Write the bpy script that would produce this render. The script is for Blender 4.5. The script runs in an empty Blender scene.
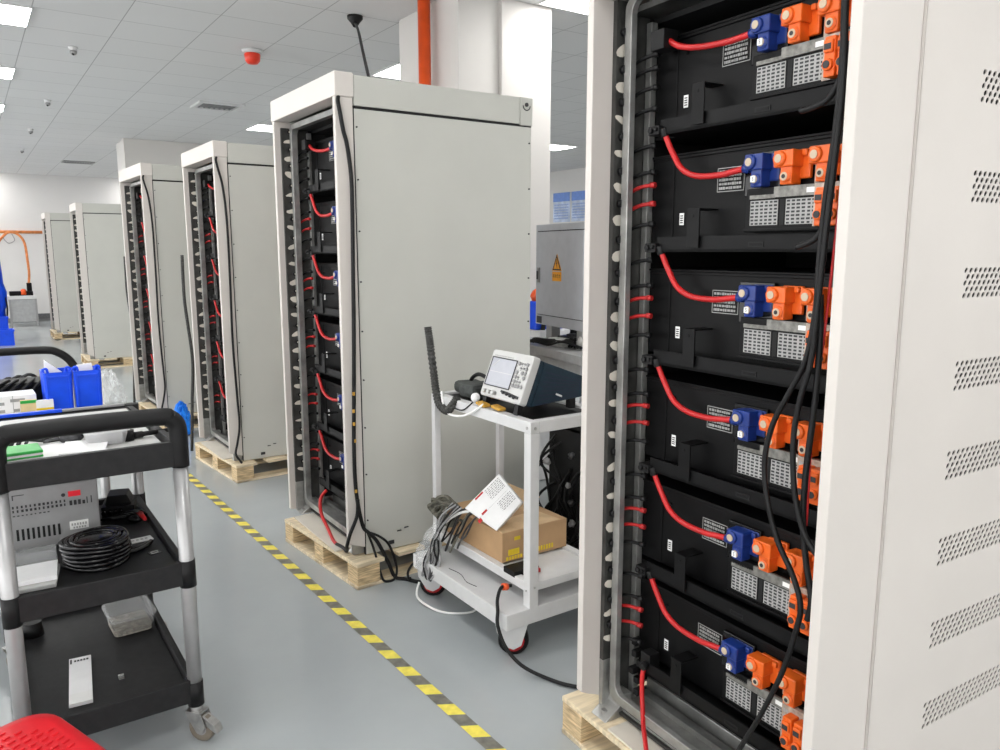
import bpy, bmesh, math, random
from mathutils import Vector, Matrix
random.seed(7)
S = bpy.context.scene
COL = S.collection
PI = math.pi

# ------------------------------------------------------------------ materials
def lin(c):
    return tuple((v/12.92 if v <= .04045 else ((v+.055)/1.055)**2.4) for v in c)
def rgb(r, g, b):
    return lin((r/255, g/255, b/255))

def mat(name, col, rough=.5, metal=0., noise=.04, scale=18., bump=0., bscale=200., coat=0., trans=0., emit=None, estr=0., alpha=1., ior=1.45, stretch=None, col2=None, spec=.5):
    m = bpy.data.materials.new(name); m.use_nodes = True
    nt = m.node_tree; N = nt.nodes; L = nt.links
    p = N['Principled BSDF']
    p.inputs['Roughness'].default_value = rough
    p.inputs['Metallic'].default_value = metal
    p.inputs['IOR'].default_value = ior
    p.inputs['Coat Weight'].default_value = coat; p.inputs['Specular IOR Level'].default_value = spec
    p.inputs['Transmission Weight'].default_value = trans
    p.inputs['Alpha'].default_value = alpha
    tc = N.new('ShaderNodeTexCoord')
    mp = N.new('ShaderNodeMapping'); L.new(tc.outputs['Object'], mp.inputs['Vector'])
    if stretch: mp.inputs['Scale'].default_value = stretch
    nz = N.new('ShaderNodeTexNoise'); nz.inputs['Scale'].default_value = scale; nz.inputs['Detail'].default_value = 4
    L.new(mp.outputs[0], nz.inputs['Vector'])
    rp = N.new('ShaderNodeValToRGB')
    a = tuple(max(0, v*(1-noise*2.2)) for v in col); b = col2 or tuple(min(1, v*(1+noise*2.2)) for v in col)
    rp.color_ramp.elements[0].position = .3; rp.color_ramp.elements[1].position = .7
    rp.color_ramp.elements[0].color = (*a, 1); rp.color_ramp.elements[1].color = (*b, 1)
    L.new(nz.outputs['Fac'], rp.inputs['Fac']); L.new(rp.outputs['Color'], p.inputs['Base Color'])
    if bump:
        n2 = N.new('ShaderNodeTexNoise'); n2.inputs['Scale'].default_value = bscale; n2.inputs['Detail'].default_value = 3
        L.new(mp.outputs[0], n2.inputs['Vector'])
        bp = N.new('ShaderNodeBump'); bp.inputs['Strength'].default_value = bump; bp.inputs['Distance'].default_value = .01
        L.new(n2.outputs['Fac'], bp.inputs['Height']); L.new(bp.outputs[0], p.inputs['Normal'])
    if emit:
        p.inputs['Emission Color'].default_value = (*emit, 1); p.inputs['Emission Strength'].default_value = estr
    return m

M = {}
M['rack_white'] = mat('white powder coated steel', rgb(204, 198, 192), .42, noise=.012, scale=3, bump=.03, bscale=350)
M['rack_plain'] = mat('pale grey powder coated steel', rgb(188, 188, 181), .4, noise=.015, scale=3, bump=.03, bscale=350)
M['galv'] = mat('galvanised sheet steel', rgb(160, 160, 157), .34, .6, noise=.12, scale=14)
M['galv_dark'] = mat('dark galvanised steel', rgb(72, 72, 70), .45, .5, noise=.15, scale=14)
M['black'] = mat('black powder coat', rgb(9, 9, 10), .5, noise=.08, bump=.04, bscale=900, spec=.22)
M['black_soft'] = mat('black rubber', rgb(17, 17, 18), .5, noise=.1, spec=.35)
M['black_gloss'] = mat('glossy black plastic', rgb(16, 16, 18), .18, noise=.1)
M['tray_black'] = mat('black moulded tray plastic', rgb(32, 32, 33), .5, noise=.1, scale=40, bump=.08, bscale=500, spec=.35)
M['grey_ink'] = mat('pale grey printing', rgb(160, 160, 158), .6)
M['dark_ink'] = mat('dark printing', rgb(45, 45, 48), .6)
M['wire_red'] = mat('dull red wire', rgb(168, 34, 34), .45, noise=.05)
M['liner'] = mat('pale grey sheet', rgb(196, 196, 194), .5, noise=.02)
M['red'] = mat('red cable sheath', rgb(186, 30, 32), .38, noise=.05)
M['orange'] = mat('orange connector plastic', rgb(224, 98, 28), .38, noise=.05, scale=30)
M['blue'] = mat('deep blue connector plastic', rgb(24, 50, 122), .35, noise=.07, scale=30)
M['cream'] = mat('cream plastic', rgb(190, 172, 148), .5)
M['grey_strip'] = mat('brushed grey label', rgb(120, 119, 114), .4, .3, noise=.2, scale=60)
M['clear_smoke'] = mat('smoky plastic cover', rgb(176, 160, 146), .25, noise=.15, scale=60)
M['sticker'] = mat('white sticker', rgb(232, 232, 230), .5, noise=.02)
M['white'] = mat('white enamel', rgb(206, 206, 206), .35, noise=.015)
M['alu'] = mat('satin aluminium tube', rgb(172, 172, 172), .34, .5, noise=.03)
M['pine'] = mat('pale pine', rgb(214, 198, 168), .62, noise=.12, scale=5, stretch=(1, 12, 12), bump=.1, bscale=30)
M['pine_end'] = mat('pine end grain', rgb(196, 172, 134), .66, noise=.22, scale=7, stretch=(2, 2, 22), bump=.15, bscale=20)
M['ply'] = mat('pale board', rgb(206, 200, 188), .55, noise=.04, scale=6)
M['card'] = mat('brown cardboard', rgb(176, 142, 104), .7, noise=.05, scale=8, bump=.05, bscale=60)
M['card_in'] = mat('cardboard fold', rgb(196, 166, 128), .7, noise=.05)
M['tape_yellow'] = mat('yellow floor tape', rgb(238, 222, 96), .4, noise=.06, scale=30)
M['tape_dark'] = mat('dark floor tape', rgb(116, 114, 106), .45, noise=.12, scale=30)
M['bin_blue'] = mat('bright blue bin plastic', rgb(10, 76, 226), .38, noise=.04)
M['paper'] = mat('white paper', rgb(236, 236, 236), .6, noise=.015)
M['manila'] = mat('manila paper', rgb(222, 200, 150), .6, noise=.04)
M['yellow'] = mat('yellow print', rgb(226, 196, 40), .5, noise=.06)
M['green'] = mat('green packaging', rgb(44, 170, 70), .45, noise=.08)
M['steel_dark'] = mat('dark tool steel', rgb(70, 70, 72), .35, .7, noise=.15, scale=40)
M['zinc'] = mat('zinc plated steel', rgb(170, 170, 168), .3, .8, noise=.1, scale=30)
M['tyre'] = mat('grey brown polyurethane', rgb(120, 112, 100), .5, noise=.08)
M['psu'] = mat('grey painted sheet steel', rgb(150, 150, 150), .45, .15, noise=.03)
M['led'] = mat('red lit display', rgb(120, 10, 20), .3, emit=rgb(215, 20, 40), estr=.35)
M['beacon'] = mat('red orange beacon plastic', rgb(226, 60, 36), .3, noise=.03)
M['red_plastic'] = mat('red moulded plastic', rgb(206, 30, 40), .3, noise=.03)
M['scope_white'] = mat('off white instrument plastic', rgb(198, 198, 196), .42, noise=.015)
M['teal'] = mat('dark teal moulding', rgb(6, 38, 54), .5, noise=.1, scale=30)
M['screen'] = mat('pale instrument screen', rgb(184, 186, 194), .2, noise=.02)
M['amber'] = mat('amber plastic film', rgb(196, 150, 60), .4, noise=.1, scale=50)
M['cab_grey'] = mat('blue grey painted cabinet', rgb(176, 180, 186), .42, noise=.02)
M['bench_grey'] = mat('grey worktop', rgb(164, 165, 165), .45, noise=.04)
M['pipe_orange'] = mat('orange painted pipe', rgb(224, 84, 30), .35, noise=.05, scale=10)
M['hose_orange'] = mat('faded orange hose', rgb(214, 130, 72), .5, noise=.1)
M['bag_clear'] = mat('clear plastic film', rgb(228, 230, 230), .16, noise=.02, alpha=.24)
M['tub_clear'] = mat('translucent food tub', rgb(226, 228, 228), .12, noise=.02, alpha=.26)
M['tub_milky'] = mat('milky tub plastic', rgb(228, 228, 230), .3, noise=.02, alpha=.72)
M['sediment'] = mat('dusty grey contents', rgb(140, 136, 126), .8, noise=.2, scale=60)
M['sleeve'] = mat('woven black cable sleeve', rgb(52, 52, 50), .6, noise=.6, scale=160)
M['pouch'] = mat('dark grey cloth', rgb(62, 65, 63), .7, noise=.15, scale=40)
M['khaki'] = mat('dull grey green fabric', rgb(100, 98, 88), .8, noise=.25, scale=30)
M['skin_pink'] = mat('dusty pink foam', rgb(214, 158, 140), .7)
M['blue_bag'] = mat('bright blue plastic bag', rgb(14, 122, 226), .4, noise=.1)
M['navy'] = mat('dark navy moulding', rgb(22, 30, 56), .4, noise=.1)
M['sign_amber'] = mat('amber warning sticker', rgb(232, 160, 30), .5, noise=.03)
M['wall'] = mat('white wall paint', rgb(216, 214, 212), .6, noise=.012, scale=1.5)
M['column'] = mat('white column paint', rgb(204, 201, 197), .55, noise=.01, scale=1.5)
M['board_blue'] = mat('blue notice header', rgb(106, 142, 214), .4, noise=.05)
M['board_faint'] = mat('faint blue print', rgb(150, 172, 216), .5)
M['board_pale'] = mat('pale blue notice', rgb(196, 208, 230), .4, noise=.12, scale=6)
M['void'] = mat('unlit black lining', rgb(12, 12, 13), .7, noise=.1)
M['vent_grey'] = mat('grey grille', rgb(120, 121, 122), .5)
M['lamp'] = mat('lit lamp diffuser', rgb(255, 255, 255), .4, emit=(1, .985, .96), estr=12.)

def floor_material():
    m = bpy.data.materials.new('grey epoxy floor'); m.use_nodes = True
    nt = m.node_tree; N = nt.nodes; L = nt.links; p = N['Principled BSDF']
    tc = N.new('ShaderNodeTexCoord')
    n1 = N.new('ShaderNodeTexNoise'); n1.inputs['Scale'].default_value = 1.1; n1.inputs['Detail'].default_value = 6
    n1.inputs['Roughness'].default_value = .65
    L.new(tc.outputs['Object'], n1.inputs['Vector'])
    r = N.new('ShaderNodeValToRGB'); r.color_ramp.elements[0].position = .15; r.color_ramp.elements[1].position = .85
    r.color_ramp.elements[0].color = (*rgb(158, 164, 166), 1); r.color_ramp.elements[1].color = (*rgb(172, 177, 178), 1)
    L.new(n1.outputs['Fac'], r.inputs['Fac']); L.new(r.outputs['Color'], p.inputs['Base Color'])
    n2 = N.new('ShaderNodeTexNoise'); n2.inputs['Scale'].default_value = .8; n2.inputs['Detail'].default_value = 2
    L.new(tc.outputs['Object'], n2.inputs['Vector'])
    mr = N.new('ShaderNodeMapRange'); mr.inputs['To Min'].default_value = .1; mr.inputs['To Max'].default_value = .24
    L.new(n2.outputs['Fac'], mr.inputs['Value']); L.new(mr.outputs['Result'], p.inputs['Roughness'])
    b = N.new('ShaderNodeBump'); b.inputs['Strength'].default_value = .03; b.inputs['Distance'].default_value = .02
    L.new(n2.outputs['Fac'], b.inputs['Height']); L.new(b.outputs[0], p.inputs['Normal'])
    return m
def ceiling_material():
    m = bpy.data.materials.new('ceiling tiles'); m.use_nodes = True
    nt = m.node_tree; N = nt.nodes; L = nt.links; p = N['Principled BSDF']
    p.inputs['Roughness'].default_value = .7
    tc = N.new('ShaderNodeTexCoord'); mp = N.new('ShaderNodeMapping')
    mp.inputs['Location'].default_value = (.023, -.51, 0)
    L.new(tc.outputs['Object'], mp.inputs['Vector'])
    br = N.new('ShaderNodeTexBrick'); br.offset = 0; br.squash = 1
    br.inputs['Scale'].default_value = 1; br.inputs['Brick Width'].default_value = .56; br.inputs['Row Height'].default_value = .54
    br.inputs['Mortar Size'].default_value = .0035; br.inputs['Mortar Smooth'].default_value = .1
    br.inputs['Color1'].default_value = (*rgb(214, 214, 214), 1); br.inputs['Color2'].default_value = (*rgb(217, 217, 217), 1)
    br.inputs['Mortar'].default_value = (*rgb(160, 160, 160), 1)
    L.new(mp.outputs[0], br.inputs['Vector']); L.new(br.outputs['Color'], p.inputs['Base Color'])
    return m
M['floor'] = floor_material(); M['ceiling'] = ceiling_material()

# ------------------------------------------------------------------ mesh builder
TEXT_CACHE = {}
def text_geo(body, size):
    k = (body, size)
    if k not in TEXT_CACHE:
        cu = bpy.data.curves.new('lettering', 'FONT'); cu.body = body; cu.size = size; cu.align_x = 'CENTER'; cu.align_y = 'CENTER'
        cu.resolution_u = 2
        o = bpy.data.objects.new('lettering', cu); COL.objects.link(o)
        bpy.context.view_layer.update()
        me = o.to_mesh()
        TEXT_CACHE[k] = ([v.co.copy() for v in me.vertices], [tuple(f.vertices) for f in me.polygons])
        o.to_mesh_clear(); bpy.data.objects.remove(o); bpy.data.curves.remove(cu)
    return TEXT_CACHE[k]

def smooth_path(pts, n=6):
    pts = [Vector(p) for p in pts]
    if len(pts) < 3: return pts
    out = []
    for i in range(len(pts)-1):
        p0 = pts[max(i-1, 0)]; p1 = pts[i]; p2 = pts[i+1]; p3 = pts[min(i+2, len(pts)-1)]
        for k in range(n):
            t = k/n
            out.append(.5*((2*p1)+(-p0+p2)*t+(2*p0-5*p1+4*p2-p3)*t*t+(-p0+3*p1-3*p2+p3)*t**3))
    out.append(pts[-1]); return out

class MB:
    def __init__(s):
        s.bm = bmesh.new(); s.mi = 0; s.X = Matrix.Identity(4)
    def v(s, p): return s.bm.verts.new(s.X @ Vector(p))
    def f(s, vs, mi=None, smooth=False):
        try: fc = s.bm.faces.new(vs)
        except ValueError: return None
        fc.material_index = s.mi if mi is None else mi; fc.smooth = smooth; return fc
    def box(s, x0, x1, y0, y1, z0, z1, mi=None):
        P = [s.v((x, y, z)) for z in (z0, z1) for y in (y0, y1) for x in (x0, x1)]
        for q in ((0, 2, 3, 1), (4, 5, 7, 6), (0, 1, 5, 4), (2, 6, 7, 3), (0, 4, 6, 2), (1, 3, 7, 5)):
            s.f([P[i] for i in q], mi)
        return s
    def cbox(s, c, d, mi=None, rot=None):
        k = s.X.copy()
        s.X = s.X @ Matrix.Translation(c) @ (rot.to_4x4() if rot is not None else Matrix.Identity(4))
        s.box(-d[0]/2, d[0]/2, -d[1]/2, d[1]/2, -d[2]/2, d[2]/2, mi); s.X = k; return s
    def prism(s, poly, axis, a, b, mi=None):
        """poly: 2D outline; axis: 'x' -> (y,z), 'y' -> (x,z), 'z' -> (x,y)"""
        def P(q, t): return {'x': (t, q[0], q[1]), 'y': (q[0], t, q[1]), 'z': (q[0], q[1], t)}[axis]
        A = [s.v(P(q, a)) for q in poly]; B = [s.v(P(q, b)) for q in poly]; n = len(poly)
        s.f(A[::-1], mi); s.f(B, mi)
        for i in range(n): s.f([A[i], A[(i+1) % n], B[(i+1) % n], B[i]], mi)
        return s
    def ring(s, outer, inner, axis, a, b, mi=None):
        def P(q, t): return {'x': (t, q[0], q[1]), 'y': (q[0], t, q[1]), 'z': (q[0], q[1], t)}[axis]
        n = len(outer); R = [[s.v(P(q, t)) for q in L] for L in (outer, inner) for t in (a, b)]
        OA, OB, IA, IB = R
        for i in range(n):
            j = (i+1) % n
            s.f([OA[i], OA[j], OB[j], OB[i]], mi); s.f([IA[j], IA[i], IB[i], IB[j]], mi)
            s.f([OA[j], OA[i], IA[i], IA[j]], mi); s.f([OB[i], OB[j], IB[j], IB[i]], mi)
        return s
    def cyl(s, p0, p1, r0, r1=None, n=16, mi=None, cap=True, smooth=True):
        p0 = Vector(p0); p1 = Vector(p1); r1 = r0 if r1 is None else r1
        d = (p1-p0).normalized(); u = d.orthogonal().normalized(); w = d.cross(u)
        A = []; B = []
        for i in range(n):
            t = 2*PI*i/n; e = u*math.cos(t)+w*math.sin(t)
            A.append(s.v(p0+e*r0)); B.append(s.v(p1+e*r1))
        for i in range(n): s.f([A[i], A[(i+1) % n], B[(i+1) % n], B[i]], mi, smooth)
        if cap: s.f(A[::-1], mi); s.f(B, mi)
        return s
    def tube(s, pts, r, n=8, mi=None, sm=6, closed=False):
        P = smooth_path(pts, sm) if sm else [Vector(p) for p in pts]
        rings = []; u = None
        for i, p in enumerate(P):
            d = (P[min(i+1, len(P)-1)]-P[max(i-1, 0)])
            if d.length < 1e-9: continue
            d.normalize()
            if u is None: u = d.orthogonal().normalized()
            u = (u-d*u.dot(d)); u = u.normalized() if u.length > 1e-6 else d.orthogonal().normalized()
            w = d.cross(u); rr = r(i/(len(P)-1)) if callable(r) else r
            rings.append([s.v(p+(u*math.cos(2*PI*k/n)+w*math.sin(2*PI*k/n))*rr) for k in range(n)])
        for a, b in zip(rings, rings[1:]):
            for k in range(n): s.f([a[k], a[(k+1) % n], b[(k+1) % n], b[k]], mi, True)
        s.f(rings[0][::-1], mi); s.f(rings[-1], mi); return s
    def lathe(s, prof, n=32, mi=None, c=(0, 0, 0), axis='z'):
        c = Vector(c); R = []
        for r, h in prof:
            ring = []
            for k in range(n):
                t = 2*PI*k/n; a, b = r*math.cos(t), r*math.sin(t)
                q = {'z': (a, b, h), 'x': (h, a, b), 'y': (b, h, a)}[axis]
                ring.append(s.v(c+Vector(q)))
            R.append(ring)
        for a, b in zip(R, R[1:]):
            for k in range(n): s.f([a[k], a[(k+1) % n], b[(k+1) % n], b[k]], mi, True)
        s.f(R[0][::-1], mi); s.f(R[-1], mi); return s
    def text(s, body, size, loc, right, up, mi=None):
        vs, fs = text_geo(body, size); right = Vector(right); up = Vector(up); loc = Vector(loc)
        V = [s.v(loc+right*p.x+up*p.y) for p in vs]
        for fc in fs: s.f([V[i] for i in fc], mi)
        return s
    def blob(s, c, r, mi=None, n=10, jit=0., sq=(1, 1, 1)):
        c = Vector(c); rows = []
        for i in range(1, n):
            th = PI*i/n; row = []
            for k in range(n*2):
                ph = PI*k/n; j = 1+random.uniform(-jit, jit)
                row.append(s.v(c+Vector((math.sin(th)*math.cos(ph)*sq[0], math.sin(th)*math.sin(ph)*sq[1], math.cos(th)*sq[2]))*r*j))
            rows.append(row)
        t = s.v(c+Vector((0, 0, r*sq[2]))); b = s.v(c-Vector((0, 0, r*sq[2]))); m = n*2
        for k in range(m):
            s.f([t, rows[0][k], rows[0][(k+1) % m]], mi, True); s.f([b, rows[-1][(k+1) % m], rows[-1][k]], mi, True)
        for a, q in zip(rows, rows[1:]):
            for k in range(m): s.f([a[k], q[k], q[(k+1) % m], a[(k+1) % m]], mi, True)
        return s
    def build(s, name, mats, parent=None, loc=None, rotz=0., bevel=0., seg=2, label=None):
        bmesh.ops.recalc_face_normals(s.bm, faces=s.bm.faces)
        me = bpy.data.meshes.new(name); s.bm.to_mesh(me); s.bm.free()
        for m in (mats if isinstance(mats, (list, tuple)) else [mats]): me.materials.append(M[m])
        o = bpy.data.objects.new(name, me); COL.objects.link(o)
        if parent is not None: o.parent = parent
        if loc is not None: o.location = loc
        if rotz: o.rotation_euler.z = rotz
        if bevel:
            b = o.modifiers.new('edge', 'BEVEL'); b.width = bevel; b.segments = seg; b.limit_method = 'ANGLE'; b.angle_limit = math.radians(40)
            b.harden_normals = False
        if label: o['label'] = label
        return o

def tag(o, label=None, cat=None, group=None, kind=None):
    if label: o['label'] = label
    if cat: o['category'] = cat
    if group: o['group'] = group
    if kind: o['kind'] = kind
    return o
def thing(name, label, cat, loc=(0, 0, 0), rotz=0., group=None):
    o = bpy.data.objects.new(name, None); COL.objects.link(o); o.empty_display_size = .1
    o.location = loc; o.rotation_euler.z = rotz
    return tag(o, label, cat, group)
KIDS = {}
def kids(o): return [c for c in o.children]
def copy_tree(o, parent=None):
    c = o.copy(); COL.objects.link(c)
    if parent is not None: c.parent = parent
    for ch in kids(o): copy_tree(ch, c)
    return c
def rounded(x0, x1, y0, y1, r, n=5):
    P = []
    for cx, cy, a in ((x1-r, y1-r, 0), (x0+r, y1-r, 90), (x0+r, y0+r, 180), (x1-r, y0+r, 270)):
        for k in range(n+1):
            t = math.radians(a+90*k/n); P.append((cx+r*math.cos(t), cy+r*math.sin(t)))
    return P
def struct(o): o['kind'] = 'structure'; return o

# ------------------------------------------------------------------ the room
RX0, RX1, RY0, RY1, RZ = -5., 10.4, -4., 20., 3.2
struct(MB().box(RX0, RX1, RY0, RY1, -.1, 0).build('floor', 'floor'))
struct(MB().box(RX0, RX1, RY0, RY1, RZ, RZ+.1).build('ceiling', 'ceiling'))
struct(MB().box(RX0-.1, RX1+.1, RY1, RY1+.1, 0, RZ).build('wall_back', 'wall'))
def fill_windowed(name, a0, a1, axis, c, n):
    # unseen wall; its row of tall openings is added to let in fill light; c = inner face, wall thickness .1 outwards
    b = MB(); (zs, zt) = (1.2, 2.6) if name == 'wall_front' else (.5, 3.05); w = (a1-a0)/n
    def bx(p, q, za, zb):
        if axis == 'x': b.box(p, q, c-.1, c, za, zb)
        else: b.box(c-.1, c, p, q, za, zb)
    bx(a0, a1, 0, zs); bx(a0, a1, zt, RZ)
    for k in range(n+1): bx(max(a0, a0+w*k-.12), min(a1, a0+w*k+.12), zs, zt)
    struct(b.build(name, 'wall'))
    return [(a0+w*k+.12, a0+w*(k+1)-.12) for k in range(n)], zs, zt
fill_win = 0
for nm, a0, a1, ax, c, n in (('wall_front', RX0-.1, RX1+.1, 'x', RY0, 5), ('wall_left', RY0, RY1, 'y', RX0, 8)):
    spans, zs, zt = fill_windowed(nm, a0, a1, ax, c, n)
    for p, q in spans:
        fill_win += 1; b = MB(); m_ = (p+q)/2
        for u0, u1, za, zb in ((p, p+.05, zs, zt), (q-.05, q, zs, zt), (m_-.03, m_+.03, zs, zt), (p, q, zs, zs+.05), (p, q, zt-.05, zt), (p, q, 2.3, 2.35)):
            if ax == 'x': b.box(u0, u1, c-.08, c-.03, za, zb)
            else: b.box(c-.08, c-.03, u0, u1, za, zb)
        struct(b.build('fill_window_%d' % fill_win, 'alu'))  # frame of an added opening, out of view, there for the fill daylight
struct(MB().box(RX1, RX1+.1, RY0, RY1, 0, RZ).build('wall_right', 'wall'))
struct(MB().box(RX0, RX1, RY1-.015, RY1, 0, .1).build('baseboard_back', 'vent_grey'))

# white columns
b = MB()
b.box(2.75, 3.48, 4.5, 5.31, 0, RZ)
b.box(3.07, 3.49, 4.46, 4.5, 0, RZ)
b.box(2.735, 2.75, 4.47, 4.56, 0, RZ)
struct(b.build('column', 'column', bevel=.006))
b = MB().box(2.12, 3.3, 12.9, 13.7, 0, RZ).box(2.1, 2.12, 12.9, 13.1, 0, RZ)
struct(b.build('column', 'column', bevel=.006))

# ceiling lamps
def lamp(x, y, label, w=.55, d=.53):
    t = thing('ceiling_light', label, 'ceiling light', (x, y, RZ), 0, 'square ceiling lights')
    f = MB().ring([(-w/2-.012, -d/2-.012), (w/2+.012, -d/2-.012), (w/2+.012, d/2+.012), (-w/2-.012, d/2+.012)],
                  [(-w/2, -d/2), (w/2, -d/2), (w/2, d/2), (-w/2, d/2)], 'z', -.012, 0)
    f.build('lamp_frame', 'white', t)
    MB().box(-w/2, w/2, -d/2, d/2, -.008, -.003).build('lamp_diffuser', 'lamp', t)
    return t
SEEN = {(.26, 6.72): 'square lit ceiling light in the top left corner, nearest of its row',
        (.26, 8.87): 'square lit ceiling light in the leftmost row, second nearest in view',
        (.26, 11.02): 'square lit ceiling light at the left edge, farthest one seen of its row',
        (3.62, 4.14): 'square lit ceiling light right of the white column, above the nearest rack',
        (3.62, 6.74): 'square lit ceiling light left of the white column, beside the hanging black cord',
        (3.62, 10.75): 'square lit ceiling light just left of the hood of the large middle rack',
        (7.95, 10.1): 'small lit ceiling light far off, right of the white column'}
for (x, y), l in SEEN.items(): lamp(x, y, l)
for x in (-3.1, .26, 3.62, 7.95):
    for k in range(-4, 7):
        y = 6.72+2.15*k
        if any(abs(x-a) < .3 and abs(y-c) < 1.4 for a, c in SEEN): continue
        lamp(x, y, 'square lit ceiling light outside the picture, lighting the hall')

# other things on the ceiling
for i, (x, y, l) in enumerate(((.892, 7.483, 'small white dome camera on the ceiling, nearest of the line'),
                               (.92, 10.19, 'small white ceiling camera second in the line, beyond the nearest one'),
                               (.91, 12.69, 'small ceiling camera third in the line away from the viewer'),
                               (.945, 15.2, 'tiny ceiling camera farthest away, close to the back wall'))):
    t = thing('dome_camera', l, 'security camera', (x, y, RZ), 0, 'small cameras along the ceiling')
    MB().lathe([(.036, 0), (.038, -.008), (.028, -.02), (.024, -.034)], 20).build('camera_mount', 'white', t)
    MB().lathe([(.026, -.03), (.028, -.042), (.02, -.058), (.005, -.066)], 20).build('camera_dome', 'psu', t)
    MB().cyl((-.005, -.014, -.057), (-.008, -.024, -.062), .008, n=12).build('camera_lens', 'black_gloss', t)
t = thing('alarm_beacon', 'red alarm beacon with white base on the ceiling above the far racks', 'alarm light', (2.13, 6.75, RZ))
MB().lathe([(.085, 0), (.085, -.016), (.065, -.03)], 24).build('beacon_base', 'white', t)
MB().lathe([(.06, -.028), (.066, -.04), (.06, -.09), (.04, -.11), (.008, -.115)], 24).build('beacon_dome', 'beacon', t)
t = thing('air_diffuser', 'square white framed air vent in the ceiling behind the red beacon', 'air vent', (2.56, 9.47, RZ), 0)
MB().ring([(-.25, -.22), (.25, -.22), (.25, .22), (-.25, .22)], [(-.2, -.17), (.2, -.17), (.2, .17), (-.2, .17)], 'z', -.02, 0).build('vent_frame', 'white', t)
b = MB()
for k in range(7): b.cbox((-.17+.057*k, 0, -.008), (.012, .33, .012), 0, Matrix.Rotation(.5, 3, 'Y'))
b.build('vent_slats', 'vent_grey', t); MB().box(-.2, .2, -.17, .17, -.002, 0).build('vent_backing', 'vent_grey', t)
t = thing('air_grille', 'long slotted grey air grille in the far ceiling near the back wall', 'air vent', (1.93, 16.8, RZ), 0)
MB().ring([(-.26, -.2), (.26, -.2), (.26, .2), (-.26, .2)], [(-.23, -.16), (.23, -.16), (.23, .16), (-.23, .16)], 'z', -.015, 0).build('grille_frame', 'psu', t)
b = MB()
for k in range(11): b.box(-.22+.042*k, -.2+.042*k, -.16, .16, -.012, -.003)
b.build('grille_slats', 'vent_grey', t)

# cord hanging from the ceiling onto the middle rack
t = thing('hanging_cord', 'thin black cord from a round ceiling plate to the top of the middle rack', 'cord', (2.447, 5.393, RZ))
MB().lathe([(.055, 0), (.055, -.02), (.03, -.05), (.014, -.075)], 18).build('ceiling_plate', 'black_soft', t)
MB().tube([(0, 0, -.05), (-.2, -.487, -.237), (-.42, -1.02, -.497), (-.65, -1.58, -.769), (-.727, -1.77, -.862)], .009, 8).build('cord', 'black_soft', t)
t = thing('vertical_pipe', 'orange pipe running down the left face of the white column', 'pipe', (2.67, 4.79, 0))
MB().cyl((0, 0, 0), (0, 0, RZ), .042, n=20).build('pipe', 'pipe_orange', t)
b = MB()
for z in (1.2, 2.4): b.box(0, .09, -.05, .05, z, z+.03)
b.build('pipe_bracket', 'zinc', t)
MB().box(-.008, .03, -.02, .03, 0, .1).build('sensor_plate', 'dark_ink', loc=(2.72, 4.98, 2.60))
tag(bpy.data.objects['sensor_plate'], 'small dark plate on the white column beside the orange pipe', 'plate')

# ------------------------------------------------------------------ battery racks  (local x = into the rack, y = along its front, z = up)
W = .83
PZ = .13          # pallet top
TOPS = (2.117, 1.81, 1.501, 1.192, .879, .569)

def perforated_panel(mb, x0, x1, z0, z1, y, depth, cols, rows):
    """a strip of sheet in the plane y with staggered oval holes that really go through"""
    cw = (x1-x0)/cols; rh = (z1-z0)/rows
    for r in range(rows):
        za = z0+rh*r; zb = za+rh; off = (r % 2)*.5
        xs = [x0+cw*(c+off) for c in range(cols+1)]
        if off:
            mb.f([mb.v(p) for p in ((x0, y, za), (x0+cw*.5, y, za), (x0+cw*.5, y, zb), (x0, y, zb))])
            xs = xs[:-1]
            mb.f([mb.v(p) for p in ((x1-cw*.5, y, za), (x1, y, za), (x1, y, zb), (x1-cw*.5, y, zb))])
        for a in xs[:-1]:
            b_ = a+cw; cx = (a+b_)/2; cz = (za+zb)/2
            O = [(b_, cz), (b_, zb), (cx, zb), (a, zb), (a, cz), (a, za), (cx, za), (b_, za)]
            I = []
            for k in range(8):
                t = PI/4*k; I.append((cx+cw*.33*math.cos(t)+.14*cw*math.sin(t), cz+rh*.46*math.sin(t)))
            Ov = [mb.v((p, y, q)) for p, q in O]; Iv = [mb.v((p, y, q)) for p, q in I]; Dv = [mb.v((p, y+depth, q)) for p, q in I]
            for k in range(8):
                j = (k+1) % 8
                mb.f([Ov[k], Ov[j], Iv[j], Iv[k]]); mb.f([Iv[k], Iv[j], Dv[j], Dv[k]])

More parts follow.
